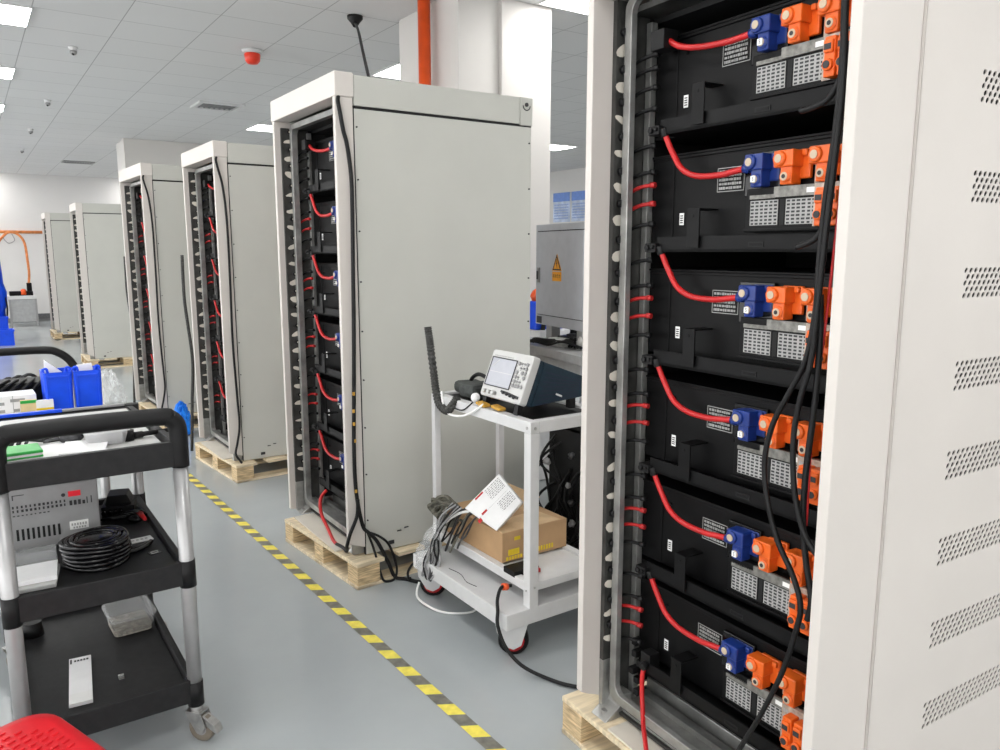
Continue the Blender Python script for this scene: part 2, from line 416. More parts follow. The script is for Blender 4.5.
def make_rack(label, vented, joint):
    t = thing('battery_rack', label, 'battery rack', (0, 0, 0), 0, 'battery racks in a row')
    # near side: front pillar + side panel
    b = MB(); b.prism([(0, .2), (joint-.002, .17), (joint-.002, 2.222), (0, 2.222)], 'y', 0, .026)
    b.build('side_pillar', 'rack_white', t, bevel=.003)
    b = MB(); y0 = -.004 if vented else .003
    if vented:
        x = joint+.001; z = PZ
        rows = [(.463+.2104*k-.07, .463+.2104*k) for k in range(8)]
        X0, X1 = .418, .938
        def fl(xa, xb, za, zb): b.f([b.v(p) for p in ((xa, y0, za), (xb, y0, za), (xb, y0, zb), (xa, y0, zb))])
        fl(x, X0, PZ, 2.19); fl(X1, 1.08, PZ, 2.19)
        zz = PZ
        for a, c in rows:
            fl(X0, X1, zz, a); perforated_panel(b, X0, X1, a, c, y0, .0025, 26, 5); zz = c
        fl(X0, X1, zz, 2.19)
        b.box(x, x+.003, y0, .026, PZ, 2.19); b.box(1.077, 1.08, y0, .026, PZ, 2.19)
        b.build('vented_side_panel', 'rack_white', t, label='side panel with eight rows of small slots')
    else:
        b.box(joint+.004, 1.075, y0, .026, PZ, 2.178)
        b.build('side_panel', 'rack_plain', t, bevel=.003)
        b = MB()
        for k in range(9):
            z = .3+.225*k
            b.cyl((joint+.014, .004, z), (joint+.014, -.003, z), .004, n=8)
            b.cyl((1.06, .004, z), (1.06, -.003, z), .004, n=8)
        for x_, z_ in ((.27, .215), (.31, .225)): b.cbox((x_, .002, z_), (.022, .006, .005), 0)
        b.cbox((.225, .001, .165), (.03, .006, .018), 0)
        b.build('panel_screws', 'dark_ink', t)
        b = MB(); b.box(joint, joint+.004, .004, .02, PZ, 2.18).box(joint, 1.075, .006, .02, 2.178, 2.19)
        b.build('panel_gap', 'void', t)
    # far side panel
    b = MB(); b.prism([(0, .205 if vented else .145), (.03, .19 if vented else .14), (.09, .165 if vented else .135), (1.08, PZ), (1.08, 2.19), (.092, 2.19), (.092, 2.222), (0, 2.222)], 'y', .804, .83)
    b.build('side_panel', 'rack_white', t, bevel=.003)
    # top: hood at the front, band and lid behind
    b = MB().box(0, .09, -.004, W+.015, 2.222, 2.325); b.build('front_hood', 'rack_white', t, bevel=.004)
    b = MB().box(.091, 1.0, 0, .03, 2.19, 2.318).box(.091, 1.08, .03, W, 2.30, 2.322).box(.091, 1.08, .8, W, 2.19, 2.3)
    b.build('top_cover', 'rack_white' if vented else 'rack_plain', t, bevel=.003)
    b = MB().box(1.002, 1.08, -.001, .03, 2.185, 2.32); b.build('corner_cover', 'rack_plain', t, bevel=.003)
    b = MB().cyl((1.04, 0, 2.285), (1.04, -.006, 2.285), .010, n=14)
    b.tube([(1.04+.022*math.cos(a), -.003, 2.28+.022*math.sin(a)) for a in [PI+PI*k/8 for k in range(9)]], .0025, 6, sm=0)
    b.build('lifting_screw', 'dark_ink', t)
    MB().box(1.06, 1.08, .03, .8, PZ, 2.3).build('rear_panel', 'rack_white', t)
    # inside lining
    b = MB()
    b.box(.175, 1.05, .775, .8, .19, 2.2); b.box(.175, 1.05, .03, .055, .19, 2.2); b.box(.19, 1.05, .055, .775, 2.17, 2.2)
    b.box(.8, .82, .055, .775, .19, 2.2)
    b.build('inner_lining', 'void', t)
    # perforated corner posts behind the side panels
    b = MB(); pw = .068 if vented else .032; pc = (pw+.112)/2; ph = .024 if vented else .03
    for s_, y0_, y1_ in ((-1, .787, .803), (1, .027, .043)):
        b.mi = 0; b.box(pw, .17, y0_, y1_, .30, 2.19 if not vented else 2.222, 0); b.box(pw, .17, y0_, y1_, PZ+.005, .30, 3)
        yf = y0_-.0015 if s_ < 0 else y1_+.0015
        z = .37
        while z < 2.15:
            r = random.uniform(.5, 1.1); tl = random.uniform(-.35, .35)
            A = []
            for k in range(12):
                a = 2*PI*k/12; A.append(b.v((pc+ph*math.cos(a), yf, z+.015*r*math.sin(a)+.024*tl*math.cos(a)+random.uniform(-.002, .002))))
            b.f(A, 1)
            b.cyl((pc, yf, z+.046), (pc, yf-.014*(1 if s_ < 0 else -1), z+.046), .012, n=8, mi=2)
            b.cyl((pc, yf-.014*(1 if s_ < 0 else -1), z+.046), (pc, yf-.017*(1 if s_ < 0 else -1), z+.046), .005, n=8, mi=1)
            z += .092+random.uniform(-.012, .012)
    b.build('perforated_post', ['galv_dark', 'ply', 'black_soft', 'galv'], t)
    # galvanised door frame
    b = MB()
    rt = .016 if vented else 0
    b.ring(rounded(.055, .775, .175, 2.205+rt, .03), rounded(.083, .747, .205, 2.178+rt*2, .03), 'x', .085 if vented else .072, .105)
    b.build('door_frame', 'galv', t, bevel=.002)
    b = MB().box(.105, .19, .776, .786, .17, 2.2).box(.105, .19, .044, .054, .17, 2.2).box(.105, .19, .055, .775, 2.185, 2.2)
    b.build('frame_return', 'galv_dark', t)
    b = MB().box(.162, .184, .752, .774, .16, 2.17).box(.162, .184, .056, .078, .16, 2.17)
    b.build('mounting_rail', 'galv', t, bevel=.002)
    # bottom
    b = MB().box(.10, .9, .056, .774, .150, .158).box(.19, .215, .056, .774, .158, .176).box(.24, .26, .056, .774, .158, .20)
    b.build('bottom_rail', 'galv', t, bevel=.002)
    b = MB().box(.09, 1.06, .04, .8, PZ+.012, .150); b.build('base_plate', 'galv_dark', t)
    for yy in (.73, .03):
        b = MB().prism([(.035, PZ), (.14, PZ), (.14, .2), (.11, .2), (.09, .165)], 'y', yy, yy+.07)
        b.cyl((.06, yy+.035, PZ), (.06, yy+.035, PZ+.02), .012, n=6)
        b.build('foot_bracket', 'galv', t, bevel=.002)
    # trays
    for z in TOPS:
        b = MB().box(.12, .8, .088, .66, z-.262, z-.255).box(.12, .126, .088, .66, z-.262, z-.222).box(.126, .13, .088, .66, z-.232, z-.224)
        b.mi = 1; b.box(.1185, .12, .30, .345, z-.250, z-.238); b.mi = 0; b.box(.1175, .1185, .305, .34, z-.247, z-.241)
        b.mi = 0; b.box(.176, .8, .66, .74, z-.262, z-.255)
        b.build('module_tray', ['black', 'void'], t)
    # short wires between rail and modules
    for z in TOPS:
        for dz, m_, nm in ((.02, 'black_soft', 'wire_tie'), (-.05, 'black_soft', 'wire_tie'), (-.085, 'wire_red', 'sense_wire'), (-.135, 'wire_red', 'sense_wire'), (-.19, 'black_soft', 'wire_tie')):
            if z+dz > 2.1: continue
            if z == TOPS[0] and nm == 'sense_wire': m_ = 'black_soft'; nm = 'wire_tie'
            b = MB().tube([(.118, .774, z+dz-.012), (.122, .755, z+dz-.004), (.127, .73, z+dz+.002), (.132, .70, z+dz+.004)], .0055, 6)
            b.cyl((.131, .705, z+dz+.004), (.135, .69, z+dz+.004), .008, n=6)
            b.build(nm, m_, t)
    return t

def text_lines(b, x, y0, y1, z0, z1, rows, mi, seed=1):
    """rows of short raised strokes, like small print, on a plate facing -x"""
    rnd = random.Random(seed); rh = (z1-z0)/rows
    for r in range(rows):
        z = z1-rh*(r+.5); y = y1-.003
        while y > y0+.006:
            w = rnd.uniform(.003, .009); w = min(w, y-y0-.002)
            zz = rnd.uniform(.24, .34)*rh
            b.box(x, x+.0008, y-w, y, z-zz, z+zz, mi); y -= w+rnd.uniform(.0015, .003)
def grid_label(b, x, y0, y1, z0, z1, mi_a, mi_b, seed=1):
    b.box(x, x+.001, y0, y1, z0, z1, mi_a); rnd = random.Random(seed)
    n, m = 7, 6
    for r in range(n):
        for c in range(m):
            ya = y0+(y1-y0)*(c+.18)/m; yb = y0+(y1-y0)*(c+.9)/m
            za = z0+(z1-z0)*(r+.2)/n; zb = z0+(z1-z0)*(r+.72)/n
            k = rnd.uniform(.7, 1); b.box(x-.0006, x, ya, ya+(yb-ya)*k, za, zb, mi_b)

def plug(t, y, z, material, name):
    """high-voltage plug: square flange, fat rounded head, narrower tongue below with a round screw cap"""
    b = MB()
    b.cbox((.170, y-.012, z+.002), (.012, .058, .066), 0)
    b.cbox((.149, y+.006, z+.014), (.042, .054, .038), 0)
    b.cyl((.130, y+.014, z+.014), (.121, y+.014, z+.014), .018, .016, 14, 0)
    b.cbox((.152, y+.001, z-.022), (.036, .032, .044), 0)
    b.cyl((.135, y+.001, z-.026), (.128, y+.001, z-.026), .0145, .0135, 14, 0)
    b.cbox((.160, y-.03, z+.026), (.012, .014, .014), 0)
    o = b.build(name, material, t, bevel=.004)
    MB().cyl((.1212, y+.014, z+.014), (.1195, y+.014, z+.014), .0095, n=12).build('screw_cap', 'cream', o)
    c = MB().cyl((.1282, y+.001, z-.026), (.1265, y+.001, z-.026), .0095, n=12, mi=0)
    c.cyl((.1266, y+.001, z-.026), (.1255, y+.001, z-.026), .005, n=10, mi=1)
    c.build('screw_cap', ['cream', 'dark_ink'], o)
    return o

def make_module(label, topmost=False):
    """origin: bottom of the module below its front, z measured up from there (module 0.24 high)"""
    t = thing('battery_module', label, 'battery module', (0, 0, 0), 0, 'black battery modules in the racks')
    H = .24
    b = MB().box(.178, .79, .088, .742, .0, H-.004).box(.170, .5, .086, .744, H-.006, H).box(.172, .178, .088, .742, H-.014, H-.006)
    b.box(.174, .178, .088, .20, 0, .06); b.box(.175, .178, .66, .742, 0, H-.01)
    b.cyl((.178, .63, H-.05), (.173, .63, H-.05), .006, n=8)
    b.build('housing', 'black', t, bevel=.0015)
    b = MB().box(.1758, .177, .619, .635, H-.190, H-.158, 0)
    for k in range(4): b.box(.1752, .1758, .622, .632, H-.185+.006*k, H-.182+.006*k, 1)
    b.build('serial_sticker', ['sticker', 'dark_ink'], t)
    b = MB().box(.112, .116, .50, .541, -.012, H-.152).box(.116, .178, .50, .541, H-.156, H-.152)
    b.cyl((.112, .521, H-.17), (.1105, .521, H-.17), .004, n=8)
    b.build('clamp_bracket', 'black', t, bevel=.001)
    b = MB(); A0, A1 = .417, .505
    for q in ((A0, A1, H-.053, H-.051), (A0, A1, H-.111, H-.109)): b.box(.1768, .1776, *q, 0)
    for q in ((A0, A0+.0015, H-.111, H-.051), (A1-.0015, A1, H-.111, H-.051)): b.box(.1768, .1776, *q, 0)
    text_lines(b, .1768, A0+.004, A1-.003, H-.107, H-.055, 5, 0, 5)
    b.build('warning_text', 'grey_ink', t, label='white printed warning text in a thin frame')
    b = MB().box(.166, .178, .300, .405, H-.128, H-.026); b.build('plug_plate', 'black_gloss', t, bevel=.002)
    o = plug(t, .344, H-.066, 'blue', 'blue_plug')
    b = MB().cyl((.138, .366, H-.064), (.138, .384, H-.064), .0115, n=12); b.build('plug_gland', 'blue', o)
    b = MB().cbox((.1245, .345, H-.092), (.002, .014, .014), 0).text('S', .013, (.1233, .345, H-.092), (0, -1, 0), (0, 0, 1), 1)
    b.build('plug_marking', ['sticker', 'dark_ink'], o)
    plug(t, .259, H-.066, 'orange', 'orange_plug')
    plug(t, .165, H-.066, 'orange', 'orange_plug')
    b = MB().cbox((.170, .200, H-.085), (.01, .014, .05)); b.build('plug_tab', 'clear_smoke', t, bevel=.002)
    # lower control unit
    b = MB().box(.152, .178, .118, .385, H-.215, H-.112, 0); b.box(.144, .152, .125, .385, H-.213, H-.207, 0); b.box(.151, .17, .272, .285, H-.20, H-.14, 1)
    b.build('control_unit', ['black', 'void'], t, bevel=.001)
    for y0_, y1_, sd in ((.290, .371, 3), (.185, .268, 4)):
        b = MB(); grid_label(b, .1505, y0_, y1_, H-.199, H-.141, 0, 1, sd); b.build('port_label', ['grey_ink', 'dark_ink'], t, label='grey port label printed in a grid')
    b = MB().box(.146, .153, .172, .30, H-.136, H-.112, 0).box(.145, .146, .186, .21, H-.13, H-.119, 1)
    b.box(.148, .153, .30, .372, H-.137, H-.128, 0)
    b.build('cover_strip', ['grey_strip', 'sticker'], t)
    b = MB().box(.14, .165, .125, .186, H-.205, H-.112, 0); text_lines(b, .1395, .164, .184, H-.2, H-.12, 5, 1, 8); b.build('smoky_cover', ['clear_smoke', 'grey_ink'], t)
    for yy in (.148, .116):
        b = MB().cbox((.125, yy, H-.165), (.03, .026, .082)); b.cbox((.113, yy, H-.145), (.018, .022, .026)); b.cyl((.112, yy, H-.182), (.102, yy, H-.182), .0125, n=12)
        o = b.build('orange_socket', 'orange', t, bevel=.003)
        MB().cyl((.1022, yy, H-.182), (.100, yy, H-.182), .008, n=10).build('socket_cap', 'dark_ink', o)
        MB().box(.1025, .1035, yy-.008, yy+.008, H-.152, H-.14).build('socket_latch', 'dark_ink', o)
    # red power lead, from the terminal above left to the blue plug
    if topmost:
        P = [(.13, .65, H-.022), (.132, .61, H-.045), (.134, .543, H-.06), (.135, .46, H-.067), (.137, .415, H-.066), (.138, .384, H-.064)]
        b = MB().cbox((.13, .668, H-.02), (.05, .05, .05)).cyl((.128, .66, H-.02), (.131, .645, H-.024), .012, .0105, 12)
    else:
        P = [(.125, .648, H+.05), (.127, .640, H+.03), (.130, .624, H), (.132, .589, H-.046), (.134, .537, H-.069), (.135, .46, H-.073), (.137, .415, H-.068), (.138, .384, H-.064)]
        b = MB().cyl((.122, .652, H+.062), (.125, .646, H+.04), .012, .0105, 12).cbox((.125, .672, H+.058), (.04, .04, .024)).cyl((.105, .68, H+.058), (.098, .68, H+.058), .008, n=8).cyl((.105, .66, H+.06), (.098, .66, H+.06), .006, n=8)
    o = b.build('lead_terminal', 'black_soft', t, bevel=.002)
    MB().tube(P, .0078, 10).build('red_lead', 'red', t, label='red power lead')
    return t

def rack_matrix(o): return Matrix.Translation(o.location) @ Matrix.Rotation(o.rotation_euler.z, 4, 'Z') @ Matrix.Diagonal((*o.scale, 1))

near = make_rack('nearest tall white battery rack with rows of slots down its side', True, .196)
near.location = (1.411, .8725, 0); near.rotation_euler.z = -math.radians(3)
plain = make_rack('large pale grey battery rack behind the white trolley, black cord down its corner', False, .087)
plain.location = (1.362, 3.233, 0); plain.rotation_euler.z = -math.radians(.3); plain.scale = (.97, 1, .992)
racks = [(near, 'the nearest rack'), (plain, 'rack behind white trolley')]
for loc, dl, sc, lb, short in (((1.374, 5.249, 0), -.5, (1, 1, .967), 'pale grey battery rack second past the white trolley, on the farther pallet', 'second rack past trolley'),
                        ((1.272, 7.119, 0), -2, (1, 1.06, .978), 'pale grey battery rack third past the white trolley', 'third rack past trolley'),
                        ((1.25, 11.53, 0), 0, (.9, .85, .934), 'pale grey battery rack second from the far end of the row', None),
                        ((1.22, 15.7, 0), 0, (.9, .9, .951), 'farthest pale grey battery rack, last of the row before the back wall', None)):
    r = copy_tree(plain); r.location = loc; r.rotation_euler.z = -math.radians(dl); r.scale = sc; r['label'] = lb
    if short: racks.append((r, short))

ORD = ('topmost', 'second from the top', 'third from the top', 'fourth from the top', 'fifth from the top', 'lowest')
protos = {True: make_module('x', True), False: make_module('x')}; used = set()
for r, where in racks:
    for i, z in enumerate(TOPS):
        k = i == 0; m = copy_tree(protos[k]) if k in used else protos[k]; used.add(k)
        m.matrix_basis = rack_matrix(r) @ Matrix.Translation((0, 0, z-.24))
        m['label'] = 'black battery module with red lead, %s in %s' % (ORD[i], where)

bpy.context.view_layer.update()
def loc_in(r, pts):
    A = rack_matrix(r); return [tuple(A @ Vector(p)) for p in pts]
def cable(name, label, pts, rad, material, cat='cable', group=None, n=8, extra=None, sm=6):
    o = Vector(pts[0]); b = MB().tube([Vector(p)-o for p in pts], rad, n, sm=sm)
    if extra: extra(b, o)
    return tag(b.build(name, material if isinstance(material, list) else [material], loc=o), label, cat, group)

# loose cables in the nearest rack (x = depth, y along front, z)
def nr(w, L): return loc_in(near, [(w, a, c) for a, c in L])
cable('signal_cable', 'long black cable looping across the orange plugs of the nearest rack',
      nr(.052, [(.078, 2.15), (.078, 2.037), (.074, 1.924), (.079, 1.791), (.092, 1.654), (.097, 1.532), (.098, 1.428), (.115, 1.319), (.155, 1.236), (.191, 1.162), (.207, 1.076), (.193, .985), (.159, .899), (.113, .832), (.088, .77), (.096, .707), (.124, .596), (.172, .47), (.234, .334), (.27, .25)]), .0065, 'black_soft')
cable('signal_cable', 'black cable down the right edge of the nearest rack, ending on its pillar',
      nr(.045, [(.07, 2.15), (.070, 2.035), (.064, 1.884), (.070, 1.751), (.080, 1.593), (.088, 1.449), (.096, 1.321), (.118, 1.231), (.128, 1.14), (.117, 1.029), (.088, .946), (.049, .901), (.034, .88)]), .0065, 'black_soft')
cable('signal_cable', 'black cable over the lower orange sockets of the nearest rack, between two longer cables',
      nr(.06, [(.095, 1.46), (.089, 1.365), (.091, 1.235), (.102, 1.078), (.102, .964), (.088, .876), (.068, .791), (.075, .74)]), .007, 'black_soft')
cable('branch_cable', 'short black branch cable curling to the topmost module of the nearest rack', nr(.065, [(.075, 1.96), (.078, 1.92), (.087, 1.888), (.114, 1.854), (.165, 1.842), (.175, 1.846)]), .0065, 'black_soft')
cable('branch_cable', 'short black branch cable curling to the second module of the nearest rack', nr(.065, [(.088, 1.70), (.093, 1.674), (.102, 1.604), (.124, 1.573), (.165, 1.559)]), .0065, 'black_soft')
cable('harness_wire', 'thin red wire running down behind the black cables in the nearest rack', nr(.07, [(.062, 2.15), (.062, 1.9), (.072, 1.65), (.085, 1.4), (.1, 1.2), (.1, .95)]), .003, 'red')
def term(b, o):
    pass
cable('power_cable', 'loose red cable hanging out of the bottom of the nearest rack', loc_in(near, [(.125, .652, .345), (.112, .655, .31), (.105, .648, .26), (.095, .632, .215), (.07, .60, .19), (.03, .545, .172), (-.01, .49, .15), (-.04, .45, .138)]), .0072, 'red', n=10)
b = MB().cbox((.14, .655, .345), (.04, .04, .05)).cyl((.12, .65, .34), (.10, .645, .335), .012, n=8)
for k in range(6): b.cbox((.14+.01*(k % 2), .70+.012*(k % 3), .22+.03*k), (.03, .02, .02))
b.X = Matrix.Identity(4)
o = b.build('cable_terminal', 'black_soft', bevel=.002); o.parent = near; o['label'] = 'black terminal block at the bottom left'

# ------------------------------------------------------------------ pallets
def pallet(label, loc, rotz, L, D, H=.13):
    """local x = depth, y = along the front"""
    t = thing('wooden_pallet', label, 'pallet', loc, rotz, 'wooden pallets under the racks')
    for k in range(5):
        x = D*k/4*.86
        MB().box(x, x+D*.14, 0, L, H-.018, H).build('deck_board', 'pine', t, bevel=.002)
    for y0 in (0, L/2-.05, L-.1):
        for x0 in (0, D/2-.06, D-.12):
            MB().box(x0+.002, x0+.12, y0+.001, y0+.099, .018, H-.018).build('block', 'pine_end', t, bevel=.002)
    for y0 in (0, L/2-.05, L-.1):
        MB().box(0, D, y0, y0+.1, .0, .017).build('bottom_board', 'pine', t, bevel=.002)
    MB().box(0, .1, 0, L, 0, .0165).build('bottom_board', 'pine', t, bevel=.002)
    MB().box(D-.1, D, 0, L, 0, .0165).build('bottom_board', 'pine', t, bevel=.002)
    return t
R = math.radians
c3 = math.cos(R(3)); s3 = math.sin(R(3))
A = rack_matrix(near)
p = A @ Vector((.012, -.02, 0)); pallet('pale wooden pallet under the nearest rack, only its far corner in view', p, -R(3), .94, 1.05)
pallet('pale wooden pallet under the rack behind the white trolley', (1.366, 3.155, 0), R(4.7), .80, 1.05, .125)
pallet('pale wooden pallet farther along the aisle, black gap along its side', (1.388, 5.164, 0), R(5.0), .84, 1.05, .122)
pallet('pale wooden pallet under the third rack past the trolley', (1.30, 7.05, 0), R(3), .9, 1.05, .125)
pallet('pale wooden pallet under the rack second from the far end', (1.24, 11.48, 0), 0, .8, .98, .12)
pallet('pale wooden pallet under the farthest rack', (1.2, 15.65, 0), 0, .84, 1.0, .122)
for src, w0, lb in ((near, .02, 'pale board on the pallet of the nearest rack'), (plain, -.02, 'white board on the pallet of the rack behind the white trolley'), (racks[2][0], -.02, 'white board on the farther pallet, under the rack front')):
    A = rack_matrix(src); b = MB().box(w0, .3, .12, .70, 0, .006)
    o = b.build('packing_board', 'ply', bevel=.001); o.matrix_basis = Matrix.Translation((0, 0, PZ*src.scale[2]-.001)) @ A
    tag(o, lb, 'board', 'packing boards on the pallets')

# cables on the racks' front corners
cable('mains_cable', 'black cable from hood to floor down the corner of the rack behind the trolley',
      loc_in(plain, [(.03, .02, 2.23), (.01, -.012, 2.2), (.018, -.014, 2.15), (.03, -.014, 2.08), (.046, -.014, 2.02), (.061, -.014, 1.9), (.063, -.014, 1.77), (.059, -.014, 1.555), (.052, -.014, 1.2), (.042, -.014, .883), (.035, -.014, .651), (.04, -.014, .45), (.066, -.016, .29), (.09, -.03, .25),
                     (.13, -.04, .2), (.18, -.05, .09), (.21, -.06, .012)])+[(1.6, 3.13, .008), (1.64, 3.06, .008), (1.69, 3.03, .008), (1.74, 3.0, .012)], .009, 'black_soft', n=10)
cable('mains_cable', 'black cable loop beside the pallet of the rack behind the white trolley',
      loc_in(plain, [(.088, -.02, .252), (.14, -.05, .226), (.19, -.05, .17), (.22, -.06, .06), (.205, -.07, .012), (.17, -.08, .008), (.14, -.07, .02), (.125, -.05, .1), (.11, -.03, .18), (.085, -.02, .26)]), .006, 'black_soft')
cable('power_cable', 'dark red cable bowing over the pallet of the rack behind the white trolley',
      loc_in(plain, [(.08, .46, .33), (.05, .45, .31), (.03, .43, .276), (.03, .411, .218), (.03, .335, .172), (.02, .248, .142), (.015, .19, .138)]), .0085, 'red', n=10)
cable('power_cable', 'black cable rising from the pallet to the corner of the rack behind the trolley',
      loc_in(plain, [(.015, .19, .138), (.02, .122, .142), (.01, .05, .15), (-.014, -.01, .2), (.0, -.02, .26), (.035, -.024, .34), (.042, -.024, .42)]), .0085, 'black_soft', n=10)
for r, lb in ((racks[2][0], 'thin black cable down the front corner of the rack on the farther pallet'), (racks[3][0], 'thin black cable down the front corner of the third rack past the trolley')):
    cable('mains_cable', lb, loc_in(r, [(.03, .02, 2.23), (.012, -.012, 2.2), (.02, -.014, 2.15), (.045, -.014, 2.03), (.06, -.014, 1.8), (.06, -.014, 1.4), (.055, -.014, 1.0), (.065, -.014, .6), (.07, -.014, .4), (.05, -.02, .28), (.03, -.03, .2), (.05, -.05, .15), (.06, -.06, .135)]), .0075, 'black_soft')
b = MB()
for k, z in enumerate((.46, .7, .84, .92, .78)): b.cbox((.036+.003*(k % 2), -.020, z), (.011, .009, .016))
o = b.build('cable_tag', 'amber', bevel=.002); o.parent = plain; o['label'] = 'amber cable tags'
# thin conduits standing beside the far racks
for x, y, z0, z1, lb in ((1.36, 6.16, .72, 1.52, 'thin black conduit upright at the far edge of the rack on the farther pallet'), (1.27, 8.11, .8, 1.5, 'thin black conduit upright beside the far edge of the third rack')):
    cable('conduit', lb, [(x-.01, y+.02, z1), (x-.012, y+.03, z1-.3), (x, y+.03, z1-.5), (x+.02, y+.03, z0), (x+.0, y+.04, .4), (x-.02, y+.06, .008)], .012, 'sleeve', 'conduit')

# ------------------------------------------------------------------ floor tape
t = thing('floor_tape', 'yellow and black striped tape along the aisle floor', 'floor tape', (1.262, 1.0, 0))
n = 62; y = 0.; seg = .075
ctrl = [(0., 0), (.9, -.02), (2.9, -.062), (4.45, -.1), (5.2, -.125)]
def tx(y):
    for (a, xa), (c, xc) in zip(ctrl, ctrl[1:]):
        if y <= c: return xa+(xc-xa)*(y-a)/(c-a)
    return ctrl[-1][1]
bs = [MB(), MB()]
for k in range(n):
    ya = k*seg; yb = ya+seg; s_ = .03
    for q in (bs[k % 2],):
        q.f([q.v((tx(ya)-.026, ya+s_, .0015)), q.v((tx(ya)+.026, ya, .0015)), q.v((tx(yb)+.026, yb, .0015)), q.v((tx(yb)-.026, yb+s_, .0015))])
bs[0].build('yellow_stripes', 'tape_yellow', t); bs[1].build('dark_stripes', 'tape_dark', t)

# ------------------------------------------------------------------ shelf cart in front
def caster(t, x, y, ztop, brake=True, r=.05, material='tyre', plate='zinc', ang=0.):
    o = MB()
    o.X = Matrix.Translation((x, y, 0)) @ Matrix.Rotation(ang, 4, 'Z')
    o.cyl((0, 0, ztop), (0, 0, ztop-.02), .02, n=12); 
    o.prism([(-.028, ztop-.02), (.03, ztop-.02), (.045, r+.01), (.03, r-.012), (.012, r-.012), (-.02, r+.035)], 'y', -.022, -.018)
    o.prism([(-.028, ztop-.02), (.03, ztop-.02), (.045, r+.01), (.03, r-.012), (.012, r-.012), (-.02, r+.035)], 'y', .018, .022)
    o.box(-.028, .03, -.022, .022, ztop-.024, ztop-.018)
    if brake: o.prism([(.03, ztop-.03), (.075, r+.02), (.085, r-.005), (.075, r-.005), (.04, r+.015)], 'y', -.015, .015)
    f = o.build('caster', plate, t, bevel=.001)
    w = MB(); w.X = Matrix.Translation((x, y, 0)) @ Matrix.Rotation(ang, 4, 'Z')
    w.lathe([(r*.55, -.013), (r*.92, -.014), (r, -.008), (r, .008), (r*.92, .014), (r*.55, .013)], 24, 0, (.02, 0, r), 'y')
    w.cyl((.02, -.024, r), (.02, .024, r), .008, n=10, mi=1); w.cyl((.02, -.0145, r), (.02, .0145, r), r*.5, n=20, mi=2)
    w.build('wheel', [material, 'zinc', 'psu'], f)
    return f

CX0, CX1, CY0, CY1 = .022, .487, 2.43, 3.24
t = thing('shelf_cart', 'three-tier black shelf cart with aluminium posts in the left foreground', 'cart', (CX0, CY0, 0))
cw = CX1-CX0; cd = CY1-CY0
def tray(zt, zb, zf, name):
    b = MB()
    o_ = rounded(-.012, cw+.0, -.016, cd+.016, .022); i_ = rounded(.012, cw-.02, .006, cd-.008, .018)
    b.ring(o_, i_, 'z', zb, zt)
    if name == 'top_tray':
        for q in b.bm.verts:
            if q.co.y > cd-.06 and q.co.z > zt-.001: q.co.z = .962
    b.prism(i_, 'z', zf-.012, zf)
    return b.build(name, 'tray_black', t, bevel=.003)
tray(.985, .908, .958, 'top_tray'); tray(.604, .528, .585, 'middle_tray'); tray(.212, .135, .185, 'bottom_tray')
for i, (x, y) in enumerate(((0, 0), (cw, 0), (0, cd), (cw, cd))):
    b = MB()
    top = .91 if y == 0 else .955
    b.cyl((x, y, .12), (x, y, top), .022, n=24)
    o = b.build('post', 'alu', t)
    for za, zb in ((.12, .20), (.52, .606)) + (((.89, .966),) if y else ()):
        MB().cyl((x, y, za), (x, y, zb), .0245, n=24).build('post_collar', 'black_soft', o)
    caster(t, x, y, .12, True, .045, ang=-.9 if i % 2 else .6)
# U-shaped push handle at the near end
hb = MB()
hb.tube([(0, 0, .905), (0, 0, 1.0), (.004, 0, 1.035), (.022, 0, 1.056), (.05, 0, 1.063), (cw/2, 0, 1.066), (cw-.05, 0, 1.063), (cw-.022, 0, 1.056), (cw-.004, 0, 1.035), (cw, 0, 1.0), (cw, 0, .905)], .0265, 20)
hb.build('push_handle', 'black_soft', t)

def simple(name, label, cat, mb, mats, loc, rotz=0., bevel=0., group=None):
    return tag(mb.build(name, mats, loc=loc, rotz=rotz, bevel=bevel), label, cat, group)
# --- things on the top tray  (floor of tray z = .930)
TZ = .960
t = thing('snack_pack', 'green and white striped packet on the cart top tray, left end', 'packet', (.085, 2.53, TZ), .06)
MB().box(-.05, .048, -.05, .05, 0, .036).build('packet_body', 'paper', t, bevel=.006)
b = MB()
for z0, z1 in ((.003, .011), (.016, .023), (.028, .037)): b.box(-.051, .049, -.051, .051, z0, z1)
b.build('packet_stripes', 'green', t, bevel=.003)
b = MB()
for k in range(5): b.tube([(-.05+.02*k, .0, .0), (-.02+.02*k, .02+.006*k, .03), (.03+.02*k, .03, .012), (.08+.015*k, .01+.01*k, .004)], .009-.001*k, 8)
simple('tool_bundle', 'jumble of black hand tools on the cart top tray behind the green packet', 'tools', b, 'steel_dark', (.075, 2.70, TZ+.012))
b = MB().cbox((0, 0, .004), (.16, .2, .006), 0, Matrix.Rotation(.3, 3, 'Z')).cbox((.05, -.01, .010), (.12, .16, .004), 0, Matrix.Rotation(-.2, 3, 'Z'))
simple('paper_sheet', 'white papers lying on the cart top tray beside the clear tub', 'paper', b, 'paper', (.20, 2.58, TZ+.001))
b = MB().blob((0, 0, .02), .026, 0, 8, .05, (1.4, .9, .7)).cyl((-.02, 0, .02), (-.075, .01, .014), .008, .005, 10)
simple('probe_tip', 'small black probe on the cart top tray left of the clear tub', 'probe', b, 'steel_dark', (.225, 2.68, TZ))
